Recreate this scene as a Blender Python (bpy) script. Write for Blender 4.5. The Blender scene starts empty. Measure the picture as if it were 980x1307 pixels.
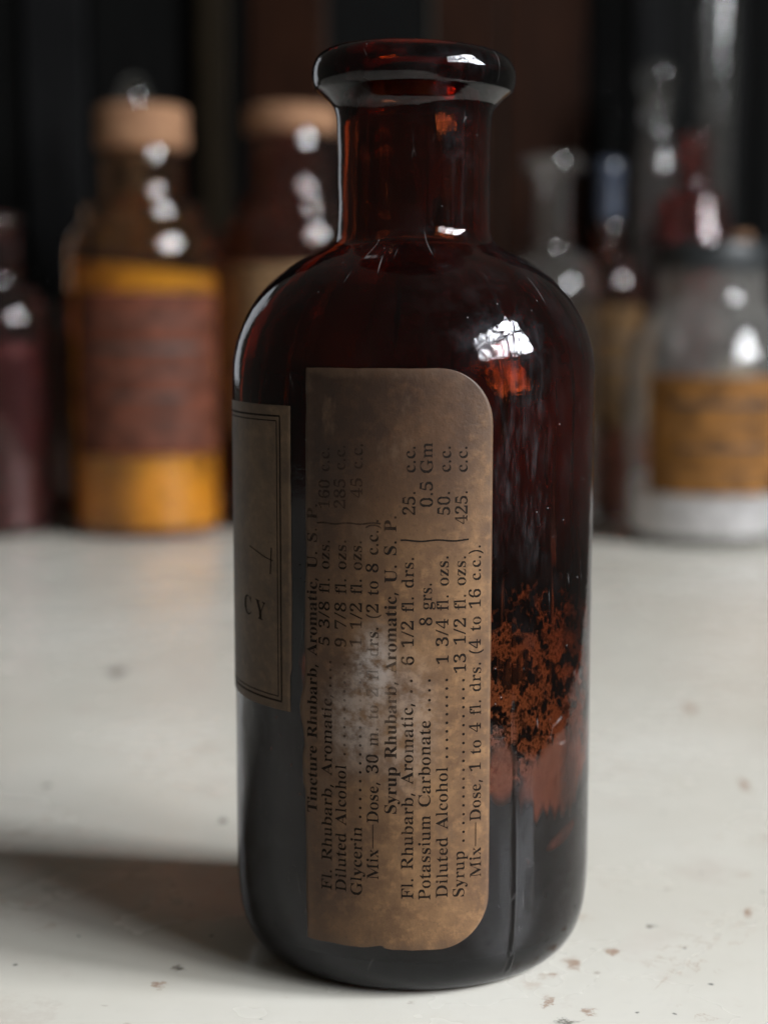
import bpy, bmesh, math, random
from mathutils import Vector, Matrix
random.seed(7)
rad = math.radians
sc = bpy.context.scene
C = sc.collection

# ------------------------------------------------------------------ camera, room light, exposure
FOC = 2100 / 1307 * 36
cam = bpy.data.cameras.new('camera'); cam_o = bpy.data.objects.new('camera', cam); C.objects.link(cam_o)
cam_o.location = (0, -0.275, 0.107)
cam_o.rotation_euler = (rad(90 - 6.88), 0, rad(1.01))
cam.sensor_fit = 'VERTICAL'; cam.sensor_height = 36; cam.sensor_width = 27; cam.lens = FOC
cam.clip_start = 0.01; cam.clip_end = 20
cam.dof.use_dof = True; cam.dof.focus_distance = 0.250; cam.dof.aperture_fstop = 11.5; cam.dof.aperture_blades = 0
sc.camera = cam_o
sc.view_settings.view_transform = 'Standard'; sc.view_settings.look = 'None'
sc.view_settings.exposure = 0; sc.view_settings.gamma = 1
sc.render.engine = 'CYCLES'
cy = sc.cycles
cy.use_denoising = True; cy.max_bounces = 20; cy.transmission_bounces = 18; cy.glossy_bounces = 8
cy.diffuse_bounces = 4; cy.transparent_max_bounces = 20; cy.sample_clamp_indirect = 6; cy.blur_glossy = 0.3
cy.caustics_refractive = True; cy.caustics_reflective = True

w = bpy.data.worlds.new('World'); sc.world = w; w.use_nodes = True
bg = w.node_tree.nodes['Background']; bg.inputs[0].default_value = (1.0, 0.93, 0.80, 1); bg.inputs[1].default_value = 0.066


class Nodes:
    """small helper round a node tree"""
    def __init__(s, tree):
        s.t = tree; s.n = tree.nodes; s.l = tree.links
    def add(s, kind, **kw):
        nd = s.n.new(kind)
        for k, v in kw.items():
            if k.startswith('i_'):
                key = k[2:]; key = int(key) if key.isdigit() else key
                s.put(nd.inputs[key], v)
            else: setattr(nd, k, v)
        return nd
    def put(s, sock, v):
        if isinstance(v, bpy.types.NodeSocket): s.l.new(v, sock)
        elif isinstance(v, bpy.types.Node): s.l.new(v.outputs[0], sock)
        else: sock.default_value = v
    def math(s, op, a, b=0.0, clamp=False):
        nd = s.add('ShaderNodeMath', operation=op, use_clamp=clamp); s.put(nd.inputs[0], a); s.put(nd.inputs[1], b); return nd.outputs[0]
    def step(s, v, lo, hi, a=0.0, b=1.0):
        nd = s.add('ShaderNodeMapRange', interpolation_type='SMOOTHSTEP')
        s.put(nd.inputs[0], v)
        for i, q in enumerate((lo, hi, a, b)): s.put(nd.inputs[i + 1], q)
        return nd.outputs[0]
    def noise(s, vec, scale, detail=3, rough=.55, out=0, dist=0.0):
        nd = s.add('ShaderNodeTexNoise'); s.put(nd.inputs['Vector'], vec); nd.inputs['Scale'].default_value = scale
        nd.inputs['Detail'].default_value = detail; nd.inputs['Roughness'].default_value = rough; nd.inputs['Distortion'].default_value = dist
        return nd.outputs[out]
    def scale(s, vec, k, off=(0, 0, 0)):
        nd = s.add('ShaderNodeMapping'); s.put(nd.inputs[0], vec); nd.inputs['Scale'].default_value = k; nd.inputs['Location'].default_value = off
        return nd.outputs[0]
    def mixc(s, f, a, b):
        nd = s.add('ShaderNodeMix', data_type='RGBA'); s.put(nd.inputs[0], f)
        for i, v in ((6, a), (7, b)):
            if isinstance(v, tuple) and len(v) == 3: v = (*v, 1)
            s.put(nd.inputs[i], v)
        return nd.outputs[2]
    def mulc(s, f, a, b):
        nd = s.add('ShaderNodeMix', data_type='RGBA', blend_type='MULTIPLY'); s.put(nd.inputs[0], f); s.put(nd.inputs[6], a); s.put(nd.inputs[7], (*b, 1)); return nd.outputs[2]
    def mixs(s, f, a, b):
        nd = s.add('ShaderNodeMixShader'); s.put(nd.inputs[0], f); s.put(nd.inputs[1], a); s.put(nd.inputs[2], b); return nd.outputs[0]
    def blob(s, u, v, cu, cv, ru, rv, soft=1.0):
        """1 inside an ellipse of half-axes ru, rv round (cu, cv), fading out"""
        a = s.math('DIVIDE', s.math('SUBTRACT', u, cu), ru); b = s.math('DIVIDE', s.math('SUBTRACT', v, cv), rv)
        d = s.math('SQRT', s.math('ADD', s.math('MULTIPLY', a, a), s.math('MULTIPLY', b, b)))
        return s.step(d, 1 - soft * .5, 1 + soft * .5, 1, 0)


def material(name):
    m = bpy.data.materials.new(name); m.use_nodes = True
    N = Nodes(m.node_tree); N.n.clear(); N.out = N.add('ShaderNodeOutputMaterial'); N.m = m
    return N

def principled(N, **kw):
    p = N.add('ShaderNodeBsdfPrincipled')
    for k, v in kw.items():
        k = k.replace('_', ' ')
        if isinstance(v, tuple) and len(v) == 3: v = (*v, 1)
        N.put(p.inputs[k], v)
    return p

def bump(N, h, dist, strength=1.0):
    b = N.add('ShaderNodeBump'); b.inputs['Strength'].default_value = strength; b.inputs['Distance'].default_value = dist
    N.put(b.inputs['Height'], h); return b.outputs[0]


# the window to the right of the table: six panes of sky light behind bare branches
def window_pane(name, loc, target, sx, sy, power, col, seed, dim=0.0):
    l = bpy.data.lights.new(name, 'AREA'); l.shape = 'RECTANGLE'; l.size = sx; l.size_y = sy; l.energy = power; l.color = col
    o = bpy.data.objects.new(name, l); C.objects.link(o); o.location = loc
    o.rotation_euler = (Vector(target) - Vector(loc)).to_track_quat('-Z', 'Y').to_euler()
    if seed is not None:
        l.use_nodes = True
        N = Nodes(l.node_tree)
        em = N.n['Emission']
        g = N.add('ShaderNodeNewGeometry').outputs['Parametric']
        v = N.scale(g, (sx * 10, sy * 10, 1), (seed * 3.1, seed * 1.7, 0))
        vo = N.add('ShaderNodeTexVoronoi', feature='DISTANCE_TO_EDGE'); vo.inputs['Scale'].default_value = .9
        nz = N.add('ShaderNodeTexNoise'); nz.inputs['Scale'].default_value = 1.2; N.put(nz.inputs['Vector'], v)
        mx = N.add('ShaderNodeMix', data_type='VECTOR'); mx.inputs[0].default_value = .35; N.put(mx.inputs[4], v); N.put(mx.inputs[5], nz.outputs[1])
        N.put(vo.inputs['Vector'], mx.outputs[1])
        br = N.step(vo.outputs[0], .04, .11, .03, 1)
        cl = N.step(N.noise(v, .8, 3, .6), .40, .54, .10, 1.15)
        N.put(em.inputs['Strength'], N.math('MULTIPLY', br, cl))
    return o
WIN = dict(x=1.15, y0=-1.30, y1=-0.18, z0=0.47, z1=1.22)
panes_y, panes_z, gap = 3, 2, 0.06
pw = (WIN['y1'] - WIN['y0'] - gap) / panes_y; ph = (WIN['z1'] - WIN['z0'] - 2 * gap) / panes_z
for i in range(panes_y):
    for j in range(panes_z):
        yc = WIN['y0'] + pw / 2 + i * (pw + gap); zc = WIN['z0'] + ph / 2 + j * (ph + gap)
        window_pane('window_light', (WIN['x'], yc, zc), (0, yc, zc), pw, ph, (48, 80, 103)[i] * math.pi * pw * ph, (0.93, 0.965, 1.0), i * 3 + j)
# the dim far window on the other side of the room
window_pane('far_window_light', (-1.0, 1.55, 0.42), (0, 0, .08), .42, .8, 1.0 * math.pi * .42 * .8, (0.92, 0.96, 1.0), None)

# ------------------------------------------------------------------ mesh helpers
def link(name, me, mat=None, parent=None, smooth=True):
    o = bpy.data.objects.new(name, me); C.objects.link(o)
    if mat: me.materials.append(mat)
    if parent: o.parent = parent
    if smooth:
        for p in me.polygons: p.use_smooth = True
    return o

def thing(name, label, cat, loc, group=None, rz=0):
    o = bpy.data.objects.new(name, None); C.objects.link(o); o.empty_display_size = .01
    o.location = loc; o.rotation_euler = (0, 0, rz)
    o['label'] = label; o['category'] = cat
    if group: o['group'] = group
    if loc[1] > .1:          # the row behind was measured for an eye 104 mm up, the eye is 107 mm up
        k = 107 / 104
        o.location = (loc[0] * k, -.275 + (loc[1] + .275) * k, 0); o.scale = (k, k, k)
    return o

def curve(pts, n=5, closed=False):
    """Catmull-Rom through profile points; a point given twice stays a sharp corner"""
    out = []
    for i in range(len(pts) - 1):
        p1, p2 = pts[i], pts[i + 1]
        if p1 == p2: continue
        p0 = pts[i - 1] if i > 0 else p1
        p3 = pts[i + 2] if i + 2 < len(pts) else p2
        L = math.dist(p1, p2)
        def tan(a, b, c):
            if a == b or b == c: return ((c[0] - a[0]), (c[1] - a[1]), 1.0)
            da, db = math.dist(a, b), math.dist(b, c)
            m = [((b[k] - a[k]) / da * db + (c[k] - b[k]) / db * da) / (da + db) for k in (0, 1)]
            if (b[0] - a[0]) * (c[0] - b[0]) <= 1e-9: m[0] = 0.0          # no bulging past a straight wall
            return tuple(m)
        t1 = tan(p0, p1, p2); t2 = tan(p1, p2, p3)
        if len(t1) == 3: t1 = ((p2[0] - p1[0]) / L, (p2[1] - p1[1]) / L)
        if len(t2) == 3: t2 = ((p2[0] - p1[0]) / L, (p2[1] - p1[1]) / L)
        for k in range(n):
            u = k / n; h1 = 2*u**3 - 3*u*u + 1; h2 = u**3 - 2*u*u + u; h3 = -2*u**3 + 3*u*u; h4 = u**3 - u*u
            out.append(tuple(h1*p1[c] + h2*L*t1[c] + h3*p2[c] + h4*L*t2[c] for c in (0, 1)))
    out.append(pts[-1])
    return out

def lathe(prof, thetas=96, seam=None, wob=None, flags=None):
    """prof: (r, z) in mm from axis to axis; angle 0 looks at the viewer (-y) and grows to the right (+x)"""
    if isinstance(thetas, int): thetas = [-180 + 360 * k / thetas for k in range(thetas)]
    n = len(thetas); bm = bmesh.new(); uvl = bm.loops.layers.uv.new('map'); fl = bm.verts.layers.float.new('outer')
    rings = []
    for i, (r, z) in enumerate(prof):
        o = flags[i] if flags else 1.0
        if r < 1e-6:
            v = bm.verts.new((0, 0, z / 1000)); v[fl] = o; rings.append([v] * n); continue
        ring = []
        for t in thetas:
            rr, zz = r, z
            if seam and o > .5: rr += seam(t, z)
            if wob: rr, zz = wob(t, rr, zz)
            a = rad(t)
            v = bm.verts.new((rr * math.sin(a) / 1000, -rr * math.cos(a) / 1000, zz / 1000)); v[fl] = o; ring.append(v)
        rings.append(ring)
    for i in range(len(rings) - 1):
        A, B = rings[i], rings[i + 1]
        for k in range(n):
            k2 = (k + 1) % n
            q = []
            for v in (A[k], A[k2], B[k2], B[k]):
                if v not in q: q.append(v)
            if len(q) < 3: continue
            f = bm.faces.new(q)
            t0 = thetas[k]; t1 = thetas[k2] + (360 if k2 == 0 else 0)
            um = {A[k]: (t0, prof[i][1]), A[k2]: (t1, prof[i][1]), B[k2]: (t1, prof[i + 1][1]), B[k]: (t0, prof[i + 1][1])}
            for lp in f.loops:
                tt, zz = um[lp.vert]; lp[uvl].uv = (rad(tt) * 30, zz)
    me = bpy.data.meshes.new('lathe'); bm.normal_update(); bm.to_mesh(me); bm.free()
    return me

def patch(R, th_l, th_r, z_b, z_t, nu=48, nv=72, off=.02, thick=.12, rfun=None):
    """a sheet of paper on a cylinder of radius R (mm); the four edges are functions"""
    bm = bmesh.new(); uvl = bm.loops.layers.uv.new('map'); grid = []; under = []; uv = {}
    for j in range(nv + 1):
        v = j / nv; v = .5 - .5 * math.cos(math.pi * v); row = []; rowu = []
        for i in range(nu + 1):
            u = i / nu
            zz = z_b(u) + (z_t(u) - z_b(u)) * v
            a0, a1 = th_l(zz, v), th_r(zz, v); t = a0 + (a1 - a0) * u
            r0 = R if rfun is None else rfun(zz)
            for lst, rr in ((row, r0 + off + thick), (rowu, r0 + off)):
                p = bm.verts.new((rr * math.sin(rad(t)) / 1000, -rr * math.cos(rad(t)) / 1000, zz / 1000)); lst.append(p); uv[p] = (rad(t) * 30, zz)
        grid.append(row); under.append(rowu)
    def face(*q):
        f = bm.faces.new(q)
        for lp in f.loops: lp[uvl].uv = uv[lp.vert]
    for j in range(nv):
        for i in range(nu):
            face(grid[j][i], grid[j][i+1], grid[j+1][i+1], grid[j+1][i])
            face(under[j][i], under[j+1][i], under[j+1][i+1], under[j][i+1])
    for i in range(nu):
        face(under[0][i], under[0][i+1], grid[0][i+1], grid[0][i]); face(grid[nv][i], grid[nv][i+1], under[nv][i+1], under[nv][i])
    for j in range(nv):
        face(grid[j][0], grid[j+1][0], under[j+1][0], under[j][0]); face(under[j][nu], under[j+1][nu], grid[j+1][nu], grid[j][nu])
    me = bpy.data.meshes.new('paper'); bm.to_mesh(me); bm.free(); return me

def box_mesh(x0, x1, y0, y1, z0, z1, bevel=0.0, seg=2):
    bm = bmesh.new(); bmesh.ops.create_cube(bm, size=1)
    for v in bm.verts:
        v.co = ((x0 + x1) / 2 + v.co.x * (x1 - x0), (y0 + y1) / 2 + v.co.y * (y1 - y0), (z0 + z1) / 2 + v.co.z * (z1 - z0))
    if bevel: bmesh.ops.bevel(bm, geom=bm.edges[:], offset=bevel, segments=seg, affect='EDGES', profile=.5)
    me = bpy.data.meshes.new('box'); bm.to_mesh(me); bm.free(); return me

# ------------------------------------------------------------------ materials
def glass(name, absorb, density, rough=.02, dust=.02, tint=(1, 1, 1)):
    N = material(name)
    tc = N.add('ShaderNodeTexCoord').outputs['Object']
    g = N.add('ShaderNodeBsdfGlass'); g.inputs['IOR'].default_value = 1.5; g.inputs['Roughness'].default_value = rough
    g.inputs['Color'].default_value = (*tint, 1)
    N.put(g.inputs['Normal'], bump(N, N.noise(tc, 60, 2), .0006, .35))
    d = N.add('ShaderNodeBsdfDiffuse'); d.inputs[0].default_value = (.5, .48, .45, 1)
    f = N.step(N.noise(tc, 180, 5, .7), .5, .8, dust * .3, dust * 2)
    N.put(N.out.inputs[0], N.mixs(f, g, d))
    if density:
        va = N.add('ShaderNodeVolumeAbsorption'); va.inputs['Color'].default_value = (*absorb, 1); va.inputs['Density'].default_value = density
        N.put(N.out.inputs[1], va)
    return N.m

def residue_mask(N, tc, uv, U, V):
    """dried residue clinging to the inside: solid low down, cellular higher up, thin streaks above (1 = covered)"""
    so = N.add('ShaderNodeSeparateXYZ'); N.put(so.inputs[0], tc)
    nz = N.add('ShaderNodeTexNoise'); nz.inputs['Scale'].default_value = .35; nz.inputs['Detail'].default_value = 4; N.put(nz.inputs['Vector'], uv)
    mx = N.add('ShaderNodeMix', data_type='VECTOR'); mx.inputs[0].default_value = .5
    wv = N.add('ShaderNodeVectorMath', operation='SCALE'); N.put(wv.inputs[0], nz.outputs[1]); wv.inputs[3].default_value = 1.7
    av = N.add('ShaderNodeVectorMath', operation='ADD'); N.put(av.inputs[0], uv); N.put(av.inputs[1], wv.outputs[0])
    vo = N.add('ShaderNodeTexVoronoi', feature='SMOOTH_F1'); vo.inputs['Scale'].default_value = 1.05; vo.inputs['Smoothness'].default_value = .12
    N.put(vo.inputs['Vector'], N.scale(av.outputs[0], (1, .72, 1)))
    vf = N.add('ShaderNodeTexVoronoi', feature='SMOOTH_F1'); vf.inputs['Scale'].default_value = 2.3; vf.inputs['Smoothness'].default_value = .15
    N.put(vf.inputs['Vector'], N.scale(av.outputs[0], (1, .72, 1)))
    big = N.noise(uv, .16, 3, .55)
    stre = N.noise(N.scale(uv, (.55, .035, 1)), 1, 3, .5)
    # open = how far the coat has broken up, by height and place
    opn = N.math('MULTIPLY', N.step(V, 26, 33), N.step(N.math('ADD', V, N.math('MULTIPLY', N.math('SUBTRACT', big, .5), 26)), 52, 68, 1, 0))
    opn = N.math('MULTIPLY', N.math('MULTIPLY', opn, N.step(U, 6, 11)), N.step(N.noise(uv, .24, 4, .65), .32, .58))
    rad_ = N.math('SUBTRACT', 1.05, N.math('MULTIPLY', opn, .79))
    net = N.step(N.math('SUBTRACT', rad_, vo.outputs[0]), -.13, .13)          # 1 = dark
    fine = N.step(N.math('SUBTRACT', N.math('SUBTRACT', 1.0, N.math('MULTIPLY', opn, .68)), vf.outputs[0]), -.16, .16)
    net = N.math('MAXIMUM', net, N.math('MULTIPLY', fine, .72))
    streak = N.math('MULTIPLY', N.step(V, 44, 56), N.step(stre, .56, .66))
    lowgap = N.math('MULTIPLY', N.blob(N.math('ADD', U, N.math('MULTIPLY', N.math('SUBTRACT', big, .5), 9)), N.math('ADD', V, N.math('MULTIPLY', N.math('SUBTRACT', stre, .5), 14)), 29, 31, 9, 6.5, .35), N.step(N.noise(uv, .5, 4), .22, .34))
    lowgap = N.math('MAXIMUM', lowgap, N.math('MULTIPLY', N.blob(U, V, 15.2, 33, 2.6, 4.5, .5), .85))
    lowgap = N.math('MAXIMUM', lowgap, N.math('MULTIPLY', N.blob(U, N.math('SUBTRACT', V, N.math('MULTIPLY', U, .25)), 30, 12.5, 4, 1.1, .6), .7))
    for cu, cv, ru, rv in ((19.5, 95.5, 6.5, 5.0), (13.0, 119.5, 4.0, 4.0), (-25, 125, 3.0, 6.0), (13, 133, 5, 4)):
        gapn = N.math('MULTIPLY', N.blob(U, V, cu, cv, ru, rv, .5), N.step(N.noise(uv, .55, 4, .65), .36, .50))
        lowgap = N.math('MAXIMUM', lowgap, gapn)
    upper = N.math('MULTIPLY', N.step(V, 92, 100), N.step(N.noise(uv, .10, 4), .35, .65, .10, .62))
    dark = N.math('MULTIPLY', net, N.math('SUBTRACT', 1, N.math('MULTIPLY', streak, .85)))
    dark = N.math('MULTIPLY', dark, N.math('SUBTRACT', 1, N.math('MULTIPLY', lowgap, .92)))
    dark = N.math('MULTIPLY', dark, N.math('SUBTRACT', 1, upper))
    back = N.step(so.outputs[1], .002, .010, 1, .22)
    dark = N.math('MULTIPLY', dark, N.math('MULTIPLY', back, .996))
    return dark

def main_glass():
    N = material('dark_amber_glass')
    tc = N.add('ShaderNodeTexCoord').outputs['Object']
    uv = N.add('ShaderNodeUVMap', uv_map='map').outputs[0]
    sp = N.add('ShaderNodeSeparateXYZ'); N.put(sp.inputs[0], uv); U, V = sp.outputs[0], sp.outputs[1]
    at = N.add('ShaderNodeAttribute', attribute_name='outer').outputs['Fac']
    # rubbed, dusty band beside the mould seam: vertical streaks
    st = N.noise(N.scale(uv, (.8, .12, 1)), .9, 5, .7)
    st2 = N.noise(N.scale(uv, (.5, .22, 1), (9, 3, 0)), .5, 4, .6)
    band = N.math('MULTIPLY', N.step(U, 11.5, 14.5), N.step(U, 21, 25.5, 1, 0))
    band = N.math('MULTIPLY', N.math('MULTIPLY', band, N.step(V, 60, 72)), N.step(V, 90, 98, 1, .12))
    low = N.math('MULTIPLY', N.math('MULTIPLY', N.step(U, 16.9, 17.2), N.step(U, 20.2, 21.2, 1, 0)), N.math('MULTIPLY', N.step(V, 6, 12), N.step(V, 24, 38, 1, 0)))
    low2 = N.math('MULTIPLY', N.math('MULTIPLY', N.step(U, 13.6, 14.6), N.step(U, 15.4, 16.4, 1, 0)), N.math('MULTIPLY', N.step(V, 4, 9), N.step(V, 18, 30, 1, 0)))
    low = N.math('MAXIMUM', low, N.math('MULTIPLY', low2, .55))
    scuff = N.math('MULTIPLY', N.math('MULTIPLY', band, N.step(st, .44, .72)), N.step(N.noise(uv, .22, 3), .30, .62, .25, .95))
    scuff = N.math('ADD', scuff, N.math('MULTIPLY', low, N.step(st2, .25, .55)))
    general = N.math('MULTIPLY', N.step(st2, .45, .75), N.math('MULTIPLY', N.step(V, 90, 98, .20, .05), N.step(V, 40, 60)))
    scuff = N.math('MULTIPLY', N.math('ADD', scuff, general, True), at)
    sh = N.math('MULTIPLY', N.step(V, 93, 99), N.step(N.noise(tc, 90, 5, .7), .48, .72))
    scuff = N.math('ADD', scuff, N.math('MULTIPLY', N.math('MULTIPLY', sh, at), .22), True)
    # hairline scratches
    sv = N.add('ShaderNodeTexVoronoi', feature='DISTANCE_TO_EDGE'); sv.inputs['Scale'].default_value = .11
    N.put(sv.inputs['Vector'], N.scale(uv, (1, .35, 1), (3, 2, 0)))
    scr = N.math('MULTIPLY', N.step(sv.outputs[0], .002, .010, 1, 0), N.step(N.noise(uv, .12, 2), .60, .68))
    # dust specks
    dv = N.add('ShaderNodeTexVoronoi'); dv.inputs['Scale'].default_value = 1100; N.put(dv.inputs['Vector'], tc)
    cs = N.add('ShaderNodeSeparateColor'); N.put(cs.inputs[0], dv.outputs['Color'])
    speck = N.math('MULTIPLY', N.step(dv.outputs[0], .06, .16, 1, 0), N.math('GREATER_THAN', cs.outputs[0], .972))
    h = N.math('ADD', N.noise(tc, 45, 2), N.math('MULTIPLY', N.noise(tc, 420, 4, .6), .06))
    h = N.math('ADD', h, N.math('MULTIPLY', N.math('MULTIPLY', low, N.noise(uv, 1.6, 4, .7)), .25))
    nb = bump(N, h, .0011, .55)
    g = N.add('ShaderNodeBsdfGlass'); g.inputs['IOR'].default_value = 1.42; g.inputs['Color'].default_value = (.86, .86, .89, 1); N.put(g.inputs['Normal'], nb)
    N.put(g.inputs['Roughness'], N.math('ADD', N.math('MULTIPLY', scuff, .16), .012))
    gl = N.add('ShaderNodeBsdfGlossy'); gl.inputs['Color'].default_value = (.62, .66, .74, 1); gl.inputs['Roughness'].default_value = .38; N.put(gl.inputs['Normal'], nb)
    df = N.add('ShaderNodeBsdfDiffuse'); df.inputs['Color'].default_value = (.42, .40, .40, 1)
    s1 = N.mixs(N.math('MULTIPLY', scuff, .038), g, gl)
    dust = N.math('ADD', N.math('MULTIPLY', scuff, .022), N.math('MULTIPLY', N.math('MULTIPLY', N.math('ADD', speck, N.math('MULTIPLY', scr, .5)), at), .4))
    dust = N.math('ADD', dust, N.math('MULTIPLY', at, .0015))
    rd = N.add('ShaderNodeBsdfDiffuse'); N.put(rd.inputs['Color'], N.mixc(N.step(V, 60, 84), (.006, .005, .005), (.050, .013, .010)))
    cover = N.math('MULTIPLY', residue_mask(N, tc, uv, U, V), N.math('SUBTRACT', 1, at, True))
    N.put(N.out.inputs[0], N.mixs(cover, N.mixs(dust, s1, df), rd))
    va = N.add('ShaderNodeVolumeAbsorption'); va.inputs['Color'].default_value = (.80, .41, .05, 1); va.inputs['Density'].default_value = 790
    N.put(N.out.inputs[1], va)
    return N.m

def label_paper(name, base, dark, smudge=True, stain_and_shade=True):
    N = material(name)
    uv = N.add('ShaderNodeUVMap', uv_map='map').outputs[0]
    sp = N.add('ShaderNodeSeparateXYZ'); N.put(sp.inputs[0], uv); U, V = sp.outputs[0], sp.outputs[1]
    n1 = N.noise(uv, .09, 5, .6); n2 = N.noise(uv, .5, 5, .65); n3 = N.noise(N.scale(uv, (1, .25, 1)), 4, 4, .7)
    c = N.mixc(N.step(n1, .35, .7), dark, base)
    c = N.mixc(N.math('MULTIPLY', N.step(n2, .45, .72), .5), c, tuple(k * 1.45 for k in base))
    c = N.mixc(N.math('MULTIPLY', N.step(n3, .5, .8), .25), c, tuple(k * .55 for k in base))
    c = N.mixc(N.math('MULTIPLY', N.step(N.noise(uv, 1.4, 4, .7), .55, .68), .55), c, tuple(k * .4 for k in base))
    if stain_and_shade:      # brown age stain plus painted shade on the upper paper, edge wanders with the noise
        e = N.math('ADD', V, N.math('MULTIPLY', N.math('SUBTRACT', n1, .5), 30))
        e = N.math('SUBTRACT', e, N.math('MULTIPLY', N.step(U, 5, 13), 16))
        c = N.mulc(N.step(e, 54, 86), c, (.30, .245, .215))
        c = N.mulc(N.step(U, 2, -16), c, (.42, .37, .34))  # shade painted into the paper colour, deeper towards the left edge
    if stain_and_shade:      # handled edges: browned, rubbed and a little torn
        e1 = N.math('MINIMUM', N.math('SUBTRACT', 12.3, U), N.math('ADD', U, 17.6)); e2 = N.math('MINIMUM', N.math('SUBTRACT', 96, V), N.math('SUBTRACT', V, 6))
        ed = N.math('ADD', N.math('MINIMUM', e1, e2), N.math('MULTIPLY', N.math('SUBTRACT', n2, .5), 5))
        c = N.mixc(N.step(ed, -.4, 2.2, .62, 0), c, (.075, .042, .024))
        c = N.mixc(N.math('MULTIPLY', N.step(N.noise(N.scale(uv, (1, .5, 1), (4, 7, 0)), .16, 5, .7), .54, .70), .6), c, (.085, .048, .027))
    if smudge:         # pale rubbed patch
        wob = N.math('MULTIPLY', N.math('SUBTRACT', n2, .5), 3.0)
        b = N.blob(N.math('ADD', U, wob), N.math('ADD', V, N.math('MULTIPLY', wob, 1.3)), -5.6, 50.5, 3.0, 5.5, 1.4)
        b2 = N.blob(N.math('ADD', U, wob), N.math('SUBTRACT', V, wob), -8, 42, 4.5, 6.5, 1.6)
        b3 = N.blob(N.math('ADD', U, wob), V, -1, 42, 4, 9, 1.8)
        s = N.math('MAXIMUM', N.math('MULTIPLY', b, .52), N.math('MULTIPLY', b2, .32))
        s = N.math('MULTIPLY', N.math('MAXIMUM', s, N.math('MULTIPLY', b3, .22)), N.step(n2, .30, .62))
        c = N.mixc(s, c, (.40, .37, .35))
    p = principled(N, Base_Color=c, Roughness=.55, Specular_IOR_Level=.35)
    N.put(p.inputs['Normal'], bump(N, N.math('ADD', n2, N.math('MULTIPLY', N.noise(uv, 3, 3), .3)), .00016, .5))
    N.put(N.out.inputs[0], p)
    return N.m

def ink_material(name, fade):
    N = material(name)
    uv = N.add('ShaderNodeUVMap', uv_map='map').outputs[0]
    sp = N.add('ShaderNodeSeparateXYZ'); N.put(sp.inputs[0], uv); U, V = sp.outputs[0], sp.outputs[1]
    n = N.noise(uv, .35, 4, .6); nf = N.noise(uv, 3.5, 3, .7)
    p = principled(N, Base_Color=(.013, .009, .007), Roughness=.8, Specular_IOR_Level=.08)
    t = N.add('ShaderNodeBsdfTransparent')
    a = N.math('MULTIPLY', N.step(n, .26, .48, .84, 1), N.step(nf, .25, .5, .85, 1))
    if fade:
        wob = N.math('MULTIPLY', N.math('SUBTRACT', n, .5), 8)
        b = N.blob(N.math('ADD', U, wob), N.math('ADD', V, wob), -7.5, 47.5, 5.5, 9, 1.3)
        a = N.math('MULTIPLY', a, N.math('SUBTRACT', 1, N.math('MULTIPLY', b, .72)))
        b = N.blob(N.math('ADD', U, wob), V, -11, 78, 8, 9, 1.2)
        a = N.math('MULTIPLY', a, N.math('SUBTRACT', 1, N.math('MULTIPLY', b, .6)))
        a = N.math('MULTIPLY', a, N.step(N.noise(uv, .22, 4, .65), .28, .46, .55, 1))
    N.put(N.out.inputs[0], N.mixs(N.math('MULTIPLY', a, .97), t, p))
    return N.m

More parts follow.
